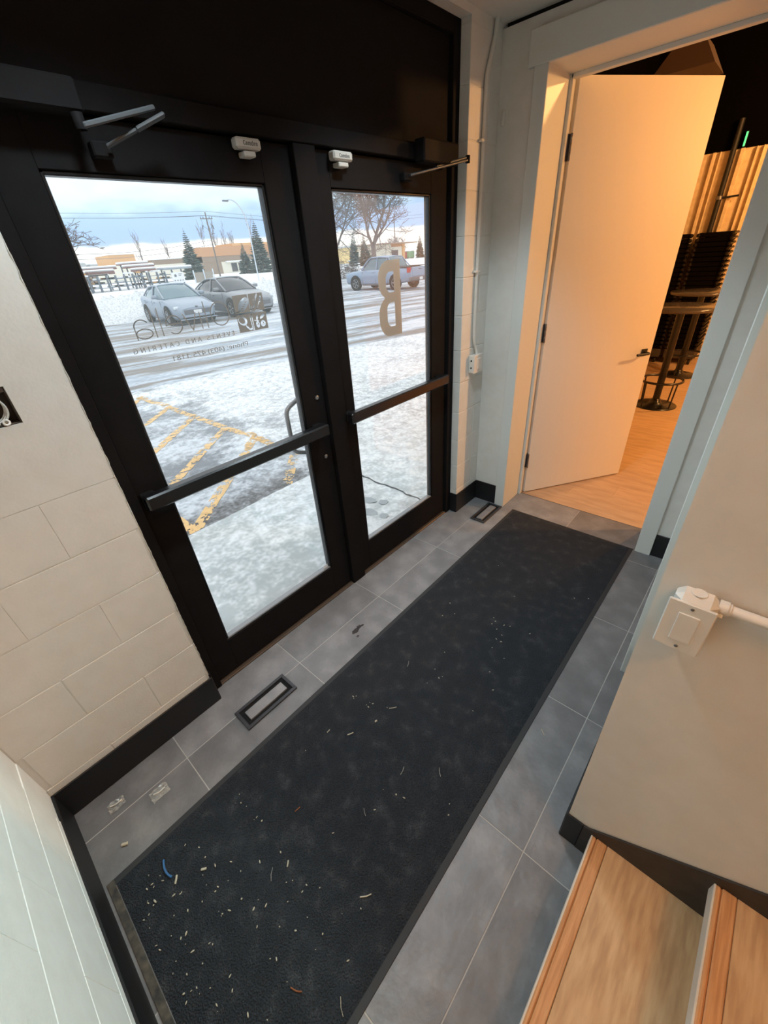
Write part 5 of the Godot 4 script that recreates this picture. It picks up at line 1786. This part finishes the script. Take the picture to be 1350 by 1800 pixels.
# ------------------------------------------------------------------ trees
func grow(s: SurfaceTool, from: Vector3, dir: Vector3, len: float, r: float, level: int, p: Dictionary) -> void:
	var pts := [from]
	var d := dir
	var n := 4 if level < 2 else 3
	for i in n:
		d = (d + v3(rng.randfn(0, p.wobble), rng.randfn(0, p.wobble * 0.6) + p.lift, rng.randfn(0, p.wobble))).normalized()
		pts.append(pts[-1] + d * len / n)
	var rad := []
	for i in n + 1: rad.append(maxf(lerpf(r, r * 0.55, float(i) / n), p.thin))
	tube(s, pts, rad, 5 if level == 0 else 3, false)
	if level >= p.levels: return
	var kids: int = p.kids[mini(level, p.kids.size() - 1)]
	for k in kids:
		var f := rng.randf_range(p.start if level == 0 else 0.25, 1.0)
		var i := mini(int(f * n), n - 1)
		var at: Vector3 = (pts[i] as Vector3).lerp(pts[i + 1], f * n - i)
		var side := v3(rng.randfn(0, 1), rng.randfn(0.1, 0.5), rng.randfn(0, 1)).normalized()
		var nd: Vector3 = (d * (1.0 - p.spread) + side * p.spread * 1.5).normalized()
		grow(s, at, nd, len * rng.randf_range(0.5, 0.78) * p.shrink, r * rng.randf_range(0.38, 0.6), level + 1, p)


func bare_tree(label: String, at: Vector3, leaders: Array, len: float, r: float, fork: float, p: Dictionary, m: Material, group := "bare trees") -> Node3D:
	var t := thing("bare_tree", label, "tree", at, group)
	var s := st()
	tube(s, [Vector3.ZERO, v3(0.03, fork * 0.5, 0), v3(0, fork, 0)], [r * 1.9, r * 1.5, r * 1.25], 8)
	part(s, "trunk", m, t)
	s = st()
	for i in leaders.size():
		grow(s, v3(0, fork * (0.97 if i < 2 else 0.9), 0), (leaders[i] as Vector3).normalized(), len * (1.0 if i == 0 else 0.8), r * (1.0 if i == 0 else 0.75), 0, p)
	part(s, "branches", m, t)
	return t


func spruce(label: String, at: Vector3, h: float, w: float, seed_ := 1) -> void:
	var t := thing("spruce_tree", label, "tree", at, "spruce trees")
	var s := st()
	tube(s, [v3(0, 0, 0), v3(0, h, 0)], [h * 0.016, h * 0.002], 6)
	part(s, "trunk", M.bark, t)
	s = st()
	var s2 := st()
	var rows := 26
	for i in rows:
		var f := float(i) / rows
		var y := lerpf(h * 0.06, h * 0.97, f)
		var reach := w * 0.5 * pow(1.0 - f, 0.85) + 0.08
		var n := 11 if f < 0.6 else 7
		for k in n:
			var a := TAU * (k + 0.37 * i) / n + rng.randf_range(-0.25, 0.25)
			var L := reach * rng.randf_range(0.72, 1.12)
			var u := v3(cos(a), 0, sin(a))
			var v := v3(-u.z, 0, u.x)
			var droop := -0.28 * L + rng.randf_range(-0.1, 0.1)
			var b0 := v3(0, y, 0)
			var b1 := b0 + u * L * 0.6 + v3(0, droop * 0.75, 0)
			var b2 := b0 + u * L + v3(0, droop * 0.7, 0)
			var wd := L * 0.2
			quad(s, b0 + v3(0, 0.06 * L, 0), b1 + v * wd, b2, b1 + v3(0, 0.05 * L, 0), Vector3.UP)
			quad(s, b0 + v3(0, 0.06 * L, 0), b1 - v * wd, b2, b1 + v3(0, 0.05 * L, 0), Vector3.UP)
			quad(s, b0 - v3(0, 0.05 * L, 0), b1 + v * wd, b2, b1 - v3(0, 0.14 * L, 0), Vector3.DOWN)
			quad(s, b0 - v3(0, 0.05 * L, 0), b1 - v * wd, b2, b1 - v3(0, 0.14 * L, 0), Vector3.DOWN)
			if rng.randf() < 0.45 and L > 0.4:
				quad(s2, b1 + v * wd * 0.8 + v3(0, 0.05 * L, 0), b2 + v3(0, 0.05, 0), b1 - v * wd * 0.8 + v3(0, 0.05 * L, 0), b0.lerp(b1, 0.5) + v3(0, 0.1 * L, 0), Vector3.UP)
	part(s, "foliage", M.needles, t)
	part(s2, "snow", M.snow_cap, t)


func trees() -> void:
	spruce("dark spruce standing left of the utility pole", v3(49.0, -0.2, -98.5), 9.4, 5.6)
	spruce("tallest spruce, at the right edge of the left door behind the street lamp", v3(69.3, -0.2, -102.5), 11.6, 6.6)
	spruce("smaller snowy spruce between the utility pole and the street lamp", v3(69.5, -0.2, -110), 7.2, 4.6)
	spruce("spruce at the far right of the right door", v3(138.0, -0.2, -104), 7.2, 4.0)
	spruce("left spruce behind the bare trees in the right door", v3(79.0, -0.2, -78.5), 7.2, 3.6)
	spruce("right spruce behind the bare trees in the right door", v3(84.0, -0.2, -80), 6.8, 3.4)
	spruce("low bushy spruce left of the pickup cab", v3(76.0, -0.2, -72), 4.6, 4.4)
	var crown := {"levels": 4, "kids": [6, 5, 5, 4], "wobble": 0.16, "lift": 0.05, "thin": 0.02, "spread": 0.5, "shrink": 0.95, "start": 0.15}
	bare_tree("big bare tree with forking trunk behind the pickup", v3(64.0, -0.2, -58.5), [v3(-0.05, 1, 0), v3(0.42, 1, 0.25), v3(-0.5, 1, 0.1), v3(0.2, 1, -0.4)], 11.0, 0.30, 3.4, crown, M.bark)
	bare_tree("bare tree leaning in from the left edge of the right door", v3(34.1, -0.2, -36.6), [v3(0.1, 1, 0.0), v3(0.55, 1, 0.35), v3(0.35, 1, -0.2), v3(-0.3, 1, 0)], 7.5, 0.15, 2.4, crown.merged({"thin": 0.011}, true), M.bark)
	var twiggy := {"levels": 4, "kids": [7, 5, 4, 3], "wobble": 0.24, "lift": 0.0, "thin": 0.0055, "spread": 0.6, "shrink": 0.95, "start": 0.3}
	bare_tree("near bare tree whose twigs reach in at the left door's upper corner", v3(1.5, -0.1, -12.4), [v3(0.95, 0.1, 0.05), v3(0.9, 0.28, -0.1), v3(-0.3, 1, 0.1)], 1.25, 0.04, 2.45, twiggy, M.bark)
	var col := {"levels": 2, "kids": [16, 5], "wobble": 0.07, "lift": 0.25, "thin": 0.035, "spread": 0.25, "shrink": 0.55, "start": 0.15}
	for q in [[69, -174, 11.6, "column shaped bare poplar above the tan roof"], [79, -174, 9.6, "thin bare poplar left of the first spruce"], [94.5, -166, 13.0, "bare poplar just right of the utility pole, first"], [97.5, -166, 12.4, "bare poplar right of the utility pole, second"], [100.5, -166, 11.6, "bare poplar right of the utility pole, third"], [110.3, -166, 14.0, "bare poplar left of the street lamp"], [89.6, -166, 12.0, "bare poplar just left of the utility pole"]]:
		bare_tree(q[3], v3(q[0], -0.2, q[1]), [Vector3.UP], q[2] - 1.5, 0.13, 1.5, col, M.bark_far, "bare poplars")
	bare_tree("small bare tree left of the far right spruce", v3(122.0, -0.2, -101), [v3(0, 1, 0), v3(0.4, 1, 0.2), v3(-0.4, 1, 0)], 5.0, 0.12, 1.2, crown.merged({"levels": 3, "thin": 0.03}, true), M.bark_far)
	# snow laden shrubs by the left edge of the right door
	var bush := {"levels": 3, "kids": [7, 6, 5], "wobble": 0.3, "lift": 0.03, "thin": 0.012, "spread": 0.7, "shrink": 0.85, "start": 0.05}
	for q in [[33.6, -35.0, 2.2, "snowy bare shrub at the foot of the leaning tree"], [36.2, -36.4, 1.7, "snowy bare shrub left of the pickup nose"]]:
		var t := thing("shrub", q[3], "shrub", v3(q[0], -0.2, q[1]), "snowy shrubs")
		var s := st()
		for k in 9:
			grow(s, v3(rng.randfn(0, 0.3), 0, rng.randfn(0, 0.3)), v3(rng.randfn(0, 0.5), 1, rng.randfn(0, 0.5)).normalized(), q[2] * 0.7, 0.03, 1, bush)
		part(s, "branches", M.bark, t)
		s = st()
		for k in 26:
			var c := v3(rng.randfn(0, 0.55), rng.randf_range(0.15, q[2] * 0.75), rng.randfn(0, 0.5))
			lathe(s, [Vector2(0, -0.05), Vector2(0.13, -0.02), Vector2(0.11, 0.05), Vector2(0, 0.09)], 7, Transform3D(Basis.from_scale(v3(1.6, 0.8, 1)), c))
		part(s, "snow", M.snow_cap, t)
